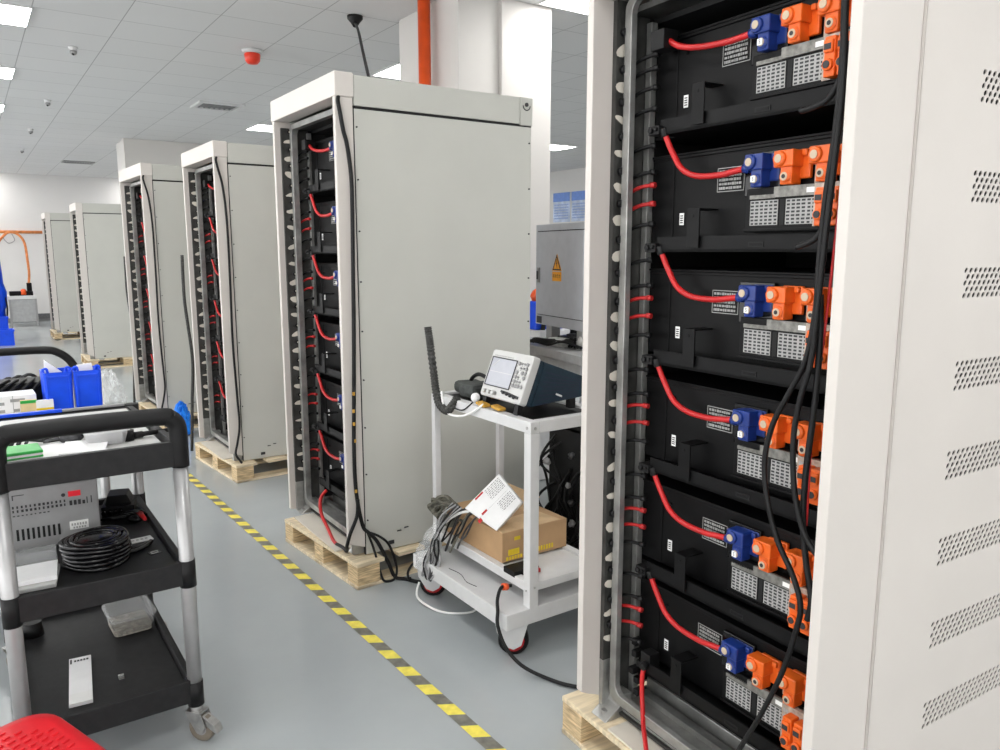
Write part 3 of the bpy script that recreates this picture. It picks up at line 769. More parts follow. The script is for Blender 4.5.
def tub(name, label, loc, rotz, L_, D_, H_, material, lid=True, fill=None):
    t = thing(name, label, 'tub', loc, rotz)
    k = .82
    b = MB(); o_ = rounded(-L_/2, L_/2, -D_/2, D_/2, .02, 4); n_ = len(o_)
    lo = [(x*k, y*k) for x, y in o_]
    A_ = [b.v((x, y, .002)) for x, y in lo]; B_ = [b.v((x, y, H_)) for x, y in o_]; C_ = [b.v((x*1.05, y*1.06, H_)) for x, y in o_]; D2 = [b.v((x*1.05, y*1.06, H_-.008)) for x, y in o_]
    b.f(A_[::-1])
    for i in range(n_):
        j = (i+1) % n_; b.f([A_[i], A_[j], B_[j], B_[i]], smooth=True); b.f([B_[i], B_[j], C_[j], C_[i]]); b.f([C_[i], C_[j], D2[j], D2[i]])
    b.build('tub_body', material, t)
    if lid:
        b = MB(); E_ = [b.v((x*.95, y*.94, H_+.012)) for x, y in o_]; F_ = [b.v((x*1.05, y*1.06, H_+.002)) for x, y in o_]
        b.f(E_)
        for i in range(n_): b.f([F_[i], F_[(i+1) % n_], E_[(i+1) % n_], E_[i]])
        b.build('tub_lid', material, t)
    if fill:
        b = MB(); b.prism([(x*(k+.02), y*(k+.02)) for x, y in o_], 'z', .004, fill); b.build('tub_contents', 'sediment', t)
    return t
tub('plastic_tub', 'milky plastic tub on the cart top tray', (.315, 2.66, TZ), .0, .125, .16, .05, 'tub_milky')
b = MB().cyl((-.055, 0, .014), (.06, .02, .014), .0085, .007, 12).cyl((-.062, -.002, .0), (-.062, -.002, .034), .017, n=14).cyl((-.045, -.001, .014), (-.02, .003, .014), .011, n=12)
simple('ratchet_handle', 'black ratchet handle on the cart top tray near its right post', 'tool', b, 'black_soft', (.44, 2.625, TZ))
b = MB().box(0, .41, 0, .74, 0, .002); simple('tray_liner', 'pale sheet lining the cart top tray under the tools', 'sheet', b, 'liner', (.048, 2.445, TZ-.002))
# --- things on the middle tray (z = .585)
MZ = .585
t = thing('power_supply', 'grey bench power supply with small red display on the cart middle tray', 'power supply', (.17, 2.90, MZ), -.06)
b = MB().box(-.125, .135, -.075, .27, .012, .215, 0); b.build('case', 'psu', t, bevel=.004)
b = MB()
for k in range(9): b.box(-.105+.0145*k, -.098+.0145*k, -.0765, -.07, .045, .082)
b.build('vent_slots', 'void', t)
b = MB().box(.048, .084, -.0775, -.07, .168, .186); b.build('display', 'led', t, label='small red lit display')
b = MB(); rnd = random.Random(4)
for r_ in range(3):
    for k in range(13):
        w_ = rnd.uniform(.004, .007); x_ = -.11+.012*k; z_ = .152-.013*r_
        if r_ == 2 and k > 8: continue
        b.box(x_, x_+w_, -.0765, -.0745, z_, z_+(.008 if r_ < 2 else .003))
for k, hgt in enumerate((.016, .016, .016, .012, .022, .024)): b.box(.05+.0125*k, .058+.0125*k if k < 4 else .053+.0125*k, -.0765, -.0745, .138, .138+hgt)
b.cyl((.034, -.0765, .176), (.034, -.0745, .176), .006, n=12); b.box(-.108, -.105, -.0765, -.0745, .18, .196); b.box(-.105, -.075, -.0765, -.0745, .194, .196)
b.build('print', 'dark_ink', t)
b = MB().box(.045, .1, -.0775, -.0745, .055, .083, 0); text_y = [(.05, .095, .068, .076), (.055, .09, .058, .064)]
for x0, x1, z0, z1 in text_y:
    x_ = x0
    while x_ < x1: b.box(x_, x_+.005, -.0785, -.0775, z0, z1, 1); x_ += .008
b.build('rating_sticker', ['sticker', 'grey_ink'], t)
for x_ in (-.1, .11):
    MB().cyl((x_, -.05, 0), (x_, -.05, .013), .012, n=12).build('rubber_foot', 'black_soft', t)
t = thing('paper_stack', 'white paper tray stack on the cart middle tray in front of the power supply', 'papers', (.085, 2.57, MZ), -.03)
b = MB(); o_ = [(-.06, -.085), (.055, -.085), (.075, .075), (-.06, .075)]
b.prism(o_, 'z', 0, .012); b.build('tray_base', 'scope_white', t, bevel=.002)
b = MB(); b.prism([(-.058, -.06), (.06, -.06), (.07, .07), (-.058, .07)], 'z', .013, .028); b.build('paper_pile', 'paper', t, bevel=.001)
b = MB(); b.cbox((.0, .12, .03), (.14, .05, .05)); b.build('clear_packet', 'bag_clear', t, bevel=.004)
t = thing('cable_coil', 'thick round coil of glossy black cable on the cart middle tray', 'cable coil', (.262, 2.625, MZ))
b = MB()
for k in range(6):
    for rr in (.092,):
        a0 = random.uniform(0, 6); pts = []
        for i in range(33):
            a = a0+2*PI*i/32; q = rr+.004*math.sin(3*a+k)+random.uniform(-.001, .001)
            pts.append((q*math.cos(a), q*math.sin(a), .008+.0135*k+.002*math.sin(2*a)))
        b.tube(pts, .0072, 8, sm=0)
for k, rr in enumerate((.082, .068, .055)):
    b.tube([(rr*math.cos(2*PI*i/32), rr*math.sin(2*PI*i/32), .076+.003*(k % 2)) for i in range(33)], .0075, 8, sm=0)
b.build('coil_turns', 'black_gloss', t)
b = MB().lathe([(.085, .004), (.086, .072), (.05, .078), (.044, .08), (.002, .08)], 32); b.build('coil_core', 'black_gloss', t)
b = MB().tube([(.085, .02, .012), (.13, .03, .01), (.16, .06, .008)], .0072, 8).tube([(.08, -.03, .02), (.12, .0, .012), (.15, .03, .01), (.17, .07, .008)], .0072, 8)
b.build('loose_end', 'black_gloss', t)
b = MB().box(-.03, .045, -.02, .02, 0, .003, 0)
for k in range(4): b.box(-.02+.014*k, -.012+.014*k, -.006, .004, .003, .0035, 1)
simple('label_slip', 'small white label slip on the cart middle tray beside the black coil', 'label', b, ['sticker', 'grey_ink'], (.40, 2.745, MZ), .1)
t = thing('camera_unit', 'black instrument with knobs at the back of the cart middle tray', 'instrument', (.385, 3.05, MZ), -.25)
b = MB().box(-.05, .06, -.04, .08, 0, .05).prism([(-.04, .05), (.05, .05), (.035, .085), (-.03, .085)], 'y', -.02, .07); b.build('instrument_body', 'black', t, bevel=.004)
b = MB()
for k in range(9): b.cyl((-.04+.018*(k % 5), -.04, .015+.02*(k//5)), (-.04+.018*(k % 5), -.056, .012+.02*(k//5)), .008, n=10)
b.build('knobs', 'black_gloss', t)
b = MB()
for k in range(7): b.tube([(-.05+.012*k, -.05, .01), (-.02+.016*k, -.075, .02+.004*k), (.03+.012*k, -.06, .012), (.065, -.03+.012*k, .01)], .005, 6)
b.build('instrument_leads', 'black_gloss', t)
b = MB().blob((0, 0, .014), .03, 0, 9, 0, (.8, 1.25, .5)); simple('computer_mouse', 'small black mouse on the cart middle tray near its right edge', 'mouse', b, 'black_gloss', (.425, 2.955, MZ), .3)
t = thing('marker_pen', 'black marker with a red cap along the right rim of the cart middle tray', 'pen', (.444, 2.96, .604), .0)
MB().cyl((0, .02, .008), (0, .13, .008), .008, n=12).build('pen_barrel', 'black_soft', t); MB().cyl((0, .02, .008), (.004, -.08, .008), .011, .006, n=12).build('pen_cap', 'red', t)
b = MB().cbox((0, 0, .001), (.035, .03, .002), 0); b.ring(rounded(-.012, .012, -.01, .01, .006), rounded(-.008, .008, -.006, .006, .003), 'z', .002, .003, 1)
simple('rubber_tag', 'black tag with a grey ring print on the cart middle tray', 'tag', b, ['black_gloss', 'grey_ink'], (.425, 2.60, MZ), .2)
# --- bottom tray (z = .185)
BZ = .185
t = thing('document_wallet', 'long white document lying on the cart bottom tray', 'document', (.192, 2.665, BZ), -.1)
MB().box(-.035, .03, -.16, .15, 0, .008).build('document_sheet', 'paper', t, bevel=.001)
b = MB().box(-.033, .028, -.16, -.10, .008, .012, 0); b.build('document_flap', 'sticker', t)
b = MB().box(-.032, -.027, .11, .14, .008, .009)
for k in range(5): b.box(-.02+.009*k, -.014+.009*k, .12, .13, .008, .009)
b.build('document_print', 'dark_ink', t)
tub('takeaway_tub', 'clear takeaway tub with grey dregs on the cart bottom tray', (.385, 2.97, BZ), .05, .15, .17, .07, 'tub_clear', True, .022)
b = MB().box(-.008, .008, -.012, .012, 0, .006).cyl((-.008, 0, .008), (.008, 0, .008), .004, n=8)
simple('steel_clip', 'tiny steel clip on the cart bottom tray', 'clip', b, 'zinc', (.30, 2.61, BZ))
b = MB().cyl((0, 0, 0), (0, 0, .05), .035, .03, 14)
simple('rubber_puck', 'black round rubber puck at the back left of the cart bottom tray', 'puck', b, 'black_soft', (.085, 3.1, BZ))

# ------------------------------------------------------------------ red stool
t = thing('plastic_stool', 'red plastic stool at the bottom left corner', 'stool', (-.03, 1.83, 0), .35)
b = MB(); sz = .468
o_ = rounded(-.17, .17, -.17, .17, .07, 6); n_ = len(o_)
prof = [(.80, sz), (.93, sz-.002), (.985, sz-.012), (1.0, sz-.03), (1.02, sz-.075)]
rows = [[b.v((x*k, y*k, z)) for x, y in o_] for k, z in prof]
b.f(rows[0])
for a, q in zip(rows, rows[1:]):
    for i in range(n_): b.f([a[i], a[(i+1) % n_], q[(i+1) % n_], q[i]], smooth=True)
b.build('seat', 'red_plastic', t)
b = MB()
for i in range(-5, 6):
    for j in range(-5, 6):
        if i == 0 or (i*i+j*j) > 30: continue
        b.cbox((.024*i, .024*j, sz+.0015), (.016, .008, .005), 0, Matrix.Rotation(.25*(1 if i > 0 else -1), 3, 'Z'))
b.box(-.012, .012, -.13, .13, sz, sz+.004)
b.build('seat_ribs', 'red_plastic', t, bevel=.0015)
for sx, sy in ((1, 1), (1, -1), (-1, 1), (-1, -1)):
    b = MB(); A_ = [b.v((sx*x, sy*y, sz-.06)) for x, y in ((.17, .10), (.17, .165), (.165, .17), (.10, .17), (.10, .16), (.16, .10))]
    B_ = [b.v((sx*x, sy*y, 0)) for x, y in ((.205, .155), (.205, .2), (.2, .205), (.155, .205), (.155, .195), (.195, .155))]
    b.f(A_); b.f(B_)
    for i in range(6): b.f([A_[i], A_[(i+1) % 6], B_[(i+1) % 6], B_[i]])
    b.build('leg', 'red_plastic', t)

# ------------------------------------------------------------------ second trolley behind, with its load
DZ = .90
t = thing('flat_trolley', 'grey flat-topped trolley with a black tube handle, behind the black shelf cart', 'trolley', (-.25, 3.52, 0))
MB().box(0, .70, 0, .77, DZ-.04, DZ).build('deck', 'bench_grey', t, bevel=.006)
MB().box(0, .70, 0, .77, .2, .23).build('lower_deck', 'bench_grey', t, bevel=.006)
for x in (.03, .66):
    for y in (.03, .74):
        MB().cyl((x, y, .1), (x, y, DZ-.04), .018, n=14).build('post', 'alu', t); caster(t, x, y, .11, False, .045)
b = MB().tube([(.02, .755, DZ), (.02, .765, DZ+.10), (.04, .77, DZ+.16), (.09, .772, DZ+.18), (.3, .772, DZ+.182), (.52, .772, DZ+.18), (.585, .77, DZ+.165), (.635, .768, DZ+.12), (.66, .76, DZ+.06), (.67, .755, DZ)], .019, 14)
b.build('push_handle', 'black_soft', t)
def bin_(x, y, label, rz, group='blue hanging bins'):
    t = thing('blue_bin', label, 'bin', (x, y, DZ), rz, group)
    w, d, h = .102, .14, .17
    b = MB(); o_ = rounded(-w/2, w/2, -d/2, d/2, .008, 3); n_ = len(o_); k = .93
    A_ = [b.v((p*k, q*k, 0)) for p, q in o_]; B_ = [b.v((p, q, h)) for p, q in o_]; C_ = [b.v((p*.92, q*.94, h)) for p, q in o_]; D_ = [b.v((p*k*.92, q*k*.94, .01)) for p, q in o_]
    b.f(A_[::-1]); b.f(D_)
    for i in range(n_):
        j = (i+1) % n_; b.f([A_[i], A_[j], B_[j], B_[i]]); b.f([B_[i], B_[j], C_[j], C_[i]]); b.f([C_[i], C_[j], D_[j], D_[i]])
    b.build('bin_body', 'bin_blue', t)
    b = MB().box(-w*.42, -w*.36, -d/2-.003, -d/2+.004, .01, h-.01).box(w*.36, w*.42, -d/2-.003, -d/2+.004, .01, h-.01).box(-w*.42, w*.42, -d/2-.003, -d/2+.004, h-.022, h-.014)
    b.build('bin_rib', 'bin_blue', t, bevel=.001)
    for s_ in (-1, 1):
        MB().tube([(s_*w*.45, -.03, h-.01), (s_*w*.47, -.03, h+.008), (s_*w*.35, -.03, h+.012), (s_*w*.3, -.03, h-.005)], .005, 8).build('bin_hook', 'bin_blue', t)
    return t
bin_(.268, 3.60, 'left one of two upright blue bins on the trolley behind the cart', .03)
bin_(.377, 3.59, 'right one of two upright blue bins on the trolley behind the cart', -.05)
b = MB().prism([(-.042, 0), (.045, 0), (.045, .05), (-.04, .125)], 'y', -.01, .01); simple('folded_paper', 'white paper sheets standing in the left blue bin', 'paper', b, 'paper', (.27, 3.6, DZ+.09))
b = MB().prism([(-.04, 0), (.04, 0), (.025, .11), (-.03, .105)], 'y', -.01, .01); simple('folded_paper', 'white paper sheets standing in the right blue bin', 'paper', b, 'paper', (.375, 3.6, DZ+.08), -.05)
b = MB().box(-.05, .05, -.02, .02, 0, .03); simple('foam_block', 'pale cream foam piece behind the right blue bin', 'foam', b, 'manila', (.4, 3.74, DZ+.16+.02), .1)
bpy.data.objects.remove(bpy.data.objects['foam_block'])
t = thing('carton', 'white printed carton at the left end of the trolley behind the cart', 'box', (.12, 3.62, DZ), .02)
MB().box(-.1, .07, -.05, .08, 0, .085).build('carton_body', 'paper', t, bevel=.002)
b = MB()
for x_, w_, z_ in ((-.07, .03, .05), (-.02, .05, .06), (.02, .03, .03), (-.08, .04, .02), (-.01, .02, .02)): b.box(x_, x_+w_, -.0515, -.05, z_, z_+.012)
b.box(-.012, -.010, -.0515, -.05, 0, .085)
b.build('carton_print', 'grey_ink', t)
b = MB().box(-.028, .028, -.01, .01, 0, .07, 0).box(-.028, .028, -.0115, -.01, .058, .07, 1); simple('manila_pack', 'buff paper packet leaning by the left blue bin', 'packet', b, ['manila', 'green'], (.16, 3.53, DZ), 0)
b = MB().box(-.03, .03, -.01, .01, 0, .065, 0).box(-.03, .03, -.0115, -.01, .01, .035, 1); simple('yellow_pack', 'white packet with a yellow band beside the left blue bin', 'packet', b, ['paper', 'yellow'], (.215, 3.525, DZ), 0)
t = thing('charger_box', 'black equipment box with cables at the back of the trolley behind the cart', 'equipment', (.14, 3.83, DZ), 0)
MB().box(-.12, .09, -.08, .1, 0, .105).build('equipment_case', 'black', t, bevel=.004)
b = MB()
for k in range(5): b.tube([(-.13+.04*k, -.085, .02), (-.11+.04*k, -.12, .08), (-.06+.035*k, -.1, .11), (-.03+.03*k, -.04, .115)], .007, 8)
b.build('equipment_cable', 'black_soft', t)
b = MB()
for k in range(7): b.tube([(-.2+.03*k, .02, .0), (-.17+.04*k, .06, .05+.006*k), (-.1+.04*k, .1, .03), (.0+.03*k, .05, .01)], .008, 8)
simple('cable_heap', 'heap of black and grey cables on the trolley behind the cart', 'cables', b, 'steel_dark', (.12, 4.02, DZ+.01))
t = thing('ruler_strip', 'blue edged strip lying across the far rim of the shelf cart', 'strip', (.15, 3.232, .962))
MB().box(-.15, .10, -.008, .012, 0, .012).build('strip_body', 'bin_blue', t, bevel=.002); MB().box(.1, .31, -.006, .01, 0, .01).build('strip_end', 'psu', t, bevel=.002)

# ------------------------------------------------------------------ white test trolley between the racks
AX, BX, YN, YF = 1.658, 2.045, 2.22, 2.96
t = thing('white_trolley', 'white steel trolley with oscilloscope on top, between the two nearest racks', 'trolley', (AX, YN, 0))
lx, ly = BX-AX, YF-YN
b = MB().box(0, .04, 0, ly, .885, .93).box(lx-.04, lx, 0, ly, .885, .93).box(.04, lx-.04, 0, .04, .885, .93).box(.04, lx-.04, ly-.04, ly, .885, .93)
b.build('top_rim', 'white', t, bevel=.003)
MB().box(.005, lx-.005, .005, ly-.005, .91, .92).build('top_shelf', 'black', t)
for x in (0, lx-.042):
    for y in (0, ly-.03): MB().box(x, x+(.042 if y == 0 else .03), y, y+(.042 if y == 0 else .03), .2, .885).build('post', 'white', t, bevel=.003)
b = MB().box(.003, .035, .042, ly-.042, .262, .30).box(lx-.035, lx-.003, .042, ly-.042, .262, .30).box(.035, lx-.035, .003, .035, .268, .30).box(.035, lx-.035, ly-.035, ly-.003, .262, .30)
b.box(.035, lx-.035, .035, ly-.035, .285, .29)
b.build('lower_shelf', 'white', t, bevel=.002)
b = MB().box(-.106, lx+.10, 0, ly+.0, .142, .205); b.box(-.106, -.09, .02, ly-.02, .2, .206)
b.build('base_deck', 'white', t, bevel=.006)
b = MB().tube([(-.06, .28, .2062), (-.07, .34, .2064), (-.05, .42, .2064), (-.06, .5, .2062)], .0012, 5); b.build('pencil_mark', 'dark_ink', t)
b = MB().cyl((-.001, .02, .905), (-.004, .02, .905), .006, n=10).cyl((.02, -.001, .905), (.02, -.004, .905), .006, n=10).cyl((-.001, .02, .27), (-.004, .02, .27), .004, n=8).cyl((.022, -.001, .285), (.022, -.004, .285), .004, n=8)
b.build('bolt', 'zinc', t)
b = MB()
for k, (y_, w_) in enumerate(((.62, .07), (.5, .02), (.45, .02), (.4, .02), (.32, .045))): b.box(lx-.044, lx-.04, y_, y_+w_, .892, .915 if k == 4 else .905)
b.build('cable_slot', 'black_soft', t)
for (x, y) in ((-.03, .08), (-.03, ly-.03), (lx+.02, .08), (lx+.02, ly-.06)):
    o = MB(); o.X = Matrix.Translation((x, y, 0)) @ Matrix.Rotation(-.6, 4, 'Z')
    for s_ in (-.034, .030): o.prism([(-.06, .142), (.065, .142), (.06, .115), (.04, .045), (.01, .028), (-.02, .04), (-.055, .1)], 'y', s_, s_+.004)
    o.box(-.06, .065, -.034, .034, .128, .142)
    f = o.build('caster', 'white', t, bevel=.002)
    w = MB(); w.X = Matrix.Translation((x, y, 0)) @ Matrix.Rotation(-.6, 4, 'Z')
    w.lathe([(.03, -.022), (.055, -.024), (.06, -.014), (.06, .014), (.055, .024), (.03, .022)], 24, 0, (.01, 0, .06), 'y')
    w.lathe([(.005, -.0255), (.042, -.0255), (.042, .0255), (.005, .0255)], 20, 1, (.01, 0, .06), 'y')
    w.build('wheel', ['black_soft', 'red_plastic'], f)

# oscilloscope, tilted back on its feet
t = thing('oscilloscope', 'white fronted oscilloscope with dark teal case on the white trolley', 'oscilloscope', (1.685, 2.468, .94), 0)
rot = Matrix.Rotation(-.0, 4, 'Z') @ Matrix.Translation((0, 0, .035)) @ Matrix.Rotation(R(22), 4, 'Y')
def sb(): 
    m = MB(); m.X = rot.copy(); return m
hw = .138; hh = .195
b = sb(); b.prism(rounded(-hw, hw, 0, hh, .012, 3), 'x', 0, .035); b.build('front_bezel', 'scope_white', t, bevel=.004)
b = sb()
P0 = [(-hw+.004, .006), (hw-.004, .006), (hw-.004, hh-.006), (-hw+.004, hh-.006)]; P1 = [(-hw+.012, .002), (hw-.012, .002), (hw-.012, .082), (-hw+.012, .082)]
b.prism(P0, 'x', .035, .06)
A_ = [b.v((.06, y_, z_)) for y_, z_ in P0]; B_ = [b.v((.30, y_, z_+.115)) for y_, z_ in P1]
b.f(B_)
for i in range(4): b.f([A_[i], A_[(i+1) % 4], B_[(i+1) % 4], B_[i]])
b.build('instrument_case', 'teal', t, bevel=.004)
b = sb()
for k in range(8):
    z_ = .025+.016*k
    A_ = [b.v(q) for q in ((.08, -hw+.0035, .018+.019*k), (.27, -hw+.0095, .113+.0085*k), (.27, -hw+.0095, .116+.0085*k), (.08, -hw+.0035, .023+.019*k))]
    b.f(A_)
b.build('case_ribs', 'navy', t)
y0_, y1_ = -.042, .122
b = sb(); b.ring([(y0_-.004, .044), (y1_+.004, .044), (y1_+.004, .165), (y0_-.004, .165)], [(y0_, .048), (y1_, .048), (y1_, .161), (y0_, .161)], 'x', -.003, .002); b.build('screen_frame', 'dark_ink', t)
b = sb(); b.box(-.001, .001, y0_, y1_, .048, .161); b.build('screen', 'screen', t)
b = sb()
b.box(-.0018, -.001, y0_+.004, y1_-.004, .104, .106)
b.cbox((-.0018, .09, .140), (.001, .05, .0025), 0, Matrix.Rotation(-.7, 3, 'X'))
b.box(-.0018, -.001, y0_+.004, y1_-.004, .056, .057)
b.build('screen_trace', 'scope_white', t)
b = sb()
for r_ in range(6):
    for c_ in range(4):
        if (r_+c_) % 5 == 4: continue
        b.cyl((0, -.063-.018*c_, .066+.018*r_), (-.006, -.063-.018*c_, .066+.018*r_), .0045 if (r_*c_) % 3 else .007, n=12)
b.build('control_knobs', 'psu', t)
b = sb()
for k in range(12): b.box(-.002, 0, .115-.011*k-.006, .115-.011*k, .170, .173)
for c_ in range(7): b.box(-.002, 0, -.052, -.048, .05+.015*c_, .058+.015*c_)
for r_ in range(5):
    for c_ in range(4): b.box(-.0015, 0, -.060-.017*c_-.008, -.060-.017*c_, .074+.018*r_, .0765+.018*r_)
b.build('panel_printing', 'grey_ink', t)
b = sb(); b.prism([(-.12, .018), (-.0, .030), (-.0, .038), (-.05, .036), (-.12, .028)], 'x', -.004, 0)
for c_ in range(4): b.cyl((-.004, -.022-.025*c_, .029-.003*c_), (-.010, -.022-.025*c_, .029-.003*c_), .0055, n=10)
b.build('port_strip', 'dark_ink', t)
for c_ in range(3):
    b = sb(); b.cyl((0, .035+.032*c_, .020), (-.018, .035+.032*c_, .018), .008, n=12); b.build('input_socket', 'zinc', t)
b = sb(); b.box(.16, .19, -hw+.002, -hw+.006, .085, .092); b.build('side_badge', 'sticker', t, label='small white badge on the side of the case')
for y_ in (-.11, .11): MB().prism([(0.0, -.01), (.02, -.01), (.035, .04), (.01, .04)], 'y', y_-.012, y_+.012).build('tilt_foot', 'black_soft', t)
for y_ in (-.11, .11): MB().box(.26, .29, y_-.012, y_+.012, -.01, .05).build('rear_foot', 'black_soft', t)
b = MB()
for k, (y_, m_) in enumerate(((0, 0), (-.095, 0))): b.cbox((0, y_, .010), (.035, .055, .012), 0, Matrix.Rotation(.15, 3, 'X'))
simple('amber_clip', 'pair of amber film pieces at the foot of the oscilloscope', 'film', b, 'amber', (1.672, 2.56, .932), .1, .003)
b = MB().blob((0, 0, .02), .02, 0, 10, .02); simple('white_bulb', 'small white ball at the left foot of the oscilloscope', 'ball', b, 'sticker', (1.70, 2.66, .93))
b = MB().cbox((0, 0, .032), (.11, .10, .06), 0, Matrix.Rotation(.15, 3, 'Z')).cbox((.03, .085, .028), (.12, .11, .052), 0, Matrix.Rotation(-.2, 3, 'Z')).cbox((.07, .0, .025), (.1, .14, .05), 0, Matrix.Rotation(.1, 3, 'X'))
simple('tool_pouch', 'dark grey cloth pouch lying on the white trolley left of the oscilloscope', 'pouch', b, 'pouch', (1.76, 2.76, .932), 0, .018)
cable('black_strap', 'black handle strap arching above the dark pouch on the white trolley', [(1.80, 2.86, .97), (1.80, 2.84, 1.0), (1.80, 2.79, 1.022), (1.80, 2.73, 1.015), (1.80, 2.70, .99), (1.80, 2.69, .97)], .009, 'black_soft', 'strap')
cable('sleeved_cable', 'upright black woven sleeve standing above the far corner of the white trolley', [(1.66, 2.985, 1.22), (1.662, 2.975, 1.17), (1.66, 2.96, 1.12), (1.66, 2.937, 1.02), (1.655, 2.915, .96), (1.645, 2.87, .90), (1.648, 2.81, .875), (1.65, 2.77, .90), (1.665, 2.75, .94)], lambda t: .0165+.0022*math.sin(t*260), 'sleeve', n=12, sm=24)
cable('white_lead', 'thin white lead drooping over the white trolley rim to the oscilloscope', [(1.66, 2.87, .95), (1.648, 2.83, .88), (1.645, 2.77, .865), (1.645, 2.68, .875), (1.645, 2.6, .905), (1.66, 2.54, .945)], .005, 'sticker')
cable('thin_lead', 'thin black lead along the rim of the white trolley', [(1.65, 2.80, .9), (1.652, 2.74, .895), (1.652, 2.68, .9), (1.66, 2.62, .94)], .003, 'black_soft')

# cardboard box and its load on the lower shelf
t = thing('cardboard_box', 'brown cardboard box with yellow print on the lower shelf of the white trolley', 'box', (1.69, 2.45, .30), 0)
b = MB().box(0, .335, 0, .44, 0, .125); b.build('box_body', 'card', t, bevel=.002)
b = MB().prism([(0, 0), (.3, 0), (.28, .15), (.02, .13)], 'z', .125, .128); b.cbox((.28, .3, .15), (.1, .25, .004), 0, Matrix.Rotation(-.5, 3, 'Y')); b.build('box_flap', 'card_in', t)
b = MB().box(.03, .085, -.001, 0, .025, .05)
for k in range(9): b.box(.14+.014*k, .149+.014*k, -.001, 0, .012+.002*k*0, .032)
for k in range(6): b.box(.02+.014*k, .03+.014*k, -.001, 0, .006, .02)
b.box(.06, .09, -.001, 0, .085, .1)
b.build('box_print', 'yellow', t, label='yellow printing on the box')
PCO = Vector((1.684, 2.482, .429))
t = thing('printed_carton', 'white carton with red and grey print tilted on the cardboard box', 'carton', PCO, 0)
cT, cL, cB, cR = Vector((1.758, 2.573, .635)), Vector((1.609, 2.606, .505)), Vector((1.684, 2.482, .429)), Vector((1.797, 2.463, .536))
cN = (cL-cT).cross(cR-cT).normalized()
if cN.x > 0: cN = -cN
b = MB(); F = [b.v(q-PCO) for q in (cT, cL, cB, cR)]; G = [b.v(q-PCO-cN*.085+(cT-cB)*.06) for q in (cT, cL, cB, cR)]
b.f(F); b.f(G)
for i in range(4): b.f([F[i], F[(i+1) % 4], G[(i+1) % 4], G[i]])
b.build('carton_body', 'paper', t, bevel=.004)
def stroke(b, s0, s1, t0, t1):
    P = lambda s_, t_: cT+(cL-cT)*s_+(cR-cT)*t_+cN*.0012-PCO
    # follow the true lower corner so that print stays on the face
    b.f([b.v(P(s0, t0)), b.v(P(s1, t0)), b.v(P(s1, t1)), b.v(P(s0, t1))])
b = MB(); stroke(b, .50, .72, .02, .07); stroke(b, .66, .80, .44, .50); stroke(b, .86, .95, .50, .60); b.build('red_print', 'red', t)
b = MB(); rnd = random.Random(9)
for t0, n_, s0, s1 in ((.06, 7, .06, .46), (.55, 6, .05, .42)):
    for r_ in range(n_):
        q = s0
        while q < s1: w_ = rnd.uniform(.02, .07); stroke(b, q, min(s1, q+w_), t0+.048*r_, t0+.048*r_+.022); q += w_+.02
stroke(b, .05, .9, .485, .49)
b.build('grey_print', 'grey_ink', t)
b = MB().blob((0, 0, .03), .032, 0, 9, .06); simple('foam_lump', 'pink foam lump half hidden behind the white printed carton', 'foam', b, 'skin_pink', (1.735, 2.70, .425))
b = MB(); rnd = random.Random(12)
for k in range(12):
    q = lambda w: rnd.uniform(-w, w)
    b.tube([(.02+q(.02), -.03+q(.02), .10+q(.02)), (-.01+q(.02), .03+q(.03), .135+q(.02)), (-.03+q(.02), .10+q(.03), .10+q(.03)), (-.02+q(.02), .12+q(.03), .05+q(.02)), (.01+q(.02), .05+q(.04), .03+q(.02)), (.02+q(.02), -.02+q(.03), .06+q(.02))], .0065, 8)
simple('dark_cables', 'heap of dark grey green cable loops at the left end of the cardboard box', 'cables', b, 'khaki', (1.675, 2.80, .33))
t = thing('cable_bag', 'clear plastic bag with leads hanging from the white trolley over its deck', 'bag', (1.60, 2.78, .21), 0)
b = MB()
rows = []
for i in range(12):
    z_ = .17-.020*i; k = .012+.04*math.sin(PI*min(1, (i+.6)/11)); row = []
    for j in range(18):
        a = 2*PI*j/18; q = 1+.2*math.sin(3*a+i)+random.uniform(-.16, .16)
        row.append(b.v((.0-.006*i+k*.5*q*math.cos(a), .03+.008*i+k*1.0*q*math.sin(a), z_)))
    rows.append(row)
for a, c in zip(rows, rows[1:]):
    for j in range(18): b.f([a[j], a[(j+1) % 18], c[(j+1) % 18], c[j]])
b.f(rows[0]); b.f(rows[-1])
b.build('bag_film', 'bag_clear', t)
rnd = random.Random(21)
for k in range(7):
    j = lambda q=.02: rnd.uniform(-q, q)
    b = MB().tube([(.04, -.10+.012*k, .27), (.01+j(), -.04+.012*k, .2), (-.02+j(), .03+j(), .11-.006*k), (-.04+j(), .07-.014*k, .0), (-.06, .03+j(.04), -.07), (-.03+j(), -.02+.012*k, .03), (-.01, .04+j(.03), .1)], .0045, 6)
    b.build('bag_lead', ('psu', 'black_soft', 'psu', 'steel_dark')[k % 4], t)
for k in range(5):
    y_ = -.17+.03*k+rnd.uniform(-.015, .015); d_ = rnd.uniform(0, .1); g = rnd.uniform(.012, .04)
    b = MB().tube([(.075, y_-.03, .26), (.05, y_-.01, .24), (.03, y_+.02, .14+d_*.3), (.02, y_+.05, .05+d_), (.016, y_+.05+g, .014+d_), (.03, y_+.05+g, .04+d_), (.05, y_+.03+g, .15+d_*.4), (.07, y_+g*.3, .24)], .0042, 6)
    b.build('dark_lead', ('steel_dark', 'black_soft', 'khaki')[k % 3], t)
cable('white_lead', 'white lead arching from the printed carton down into the clear bag', [(1.68, 2.62, .47), (1.64, 2.70, .45), (1.60, 2.80, .36), (1.58, 2.84, .26), (1.575, 2.84, .2)], .006, 'sticker')
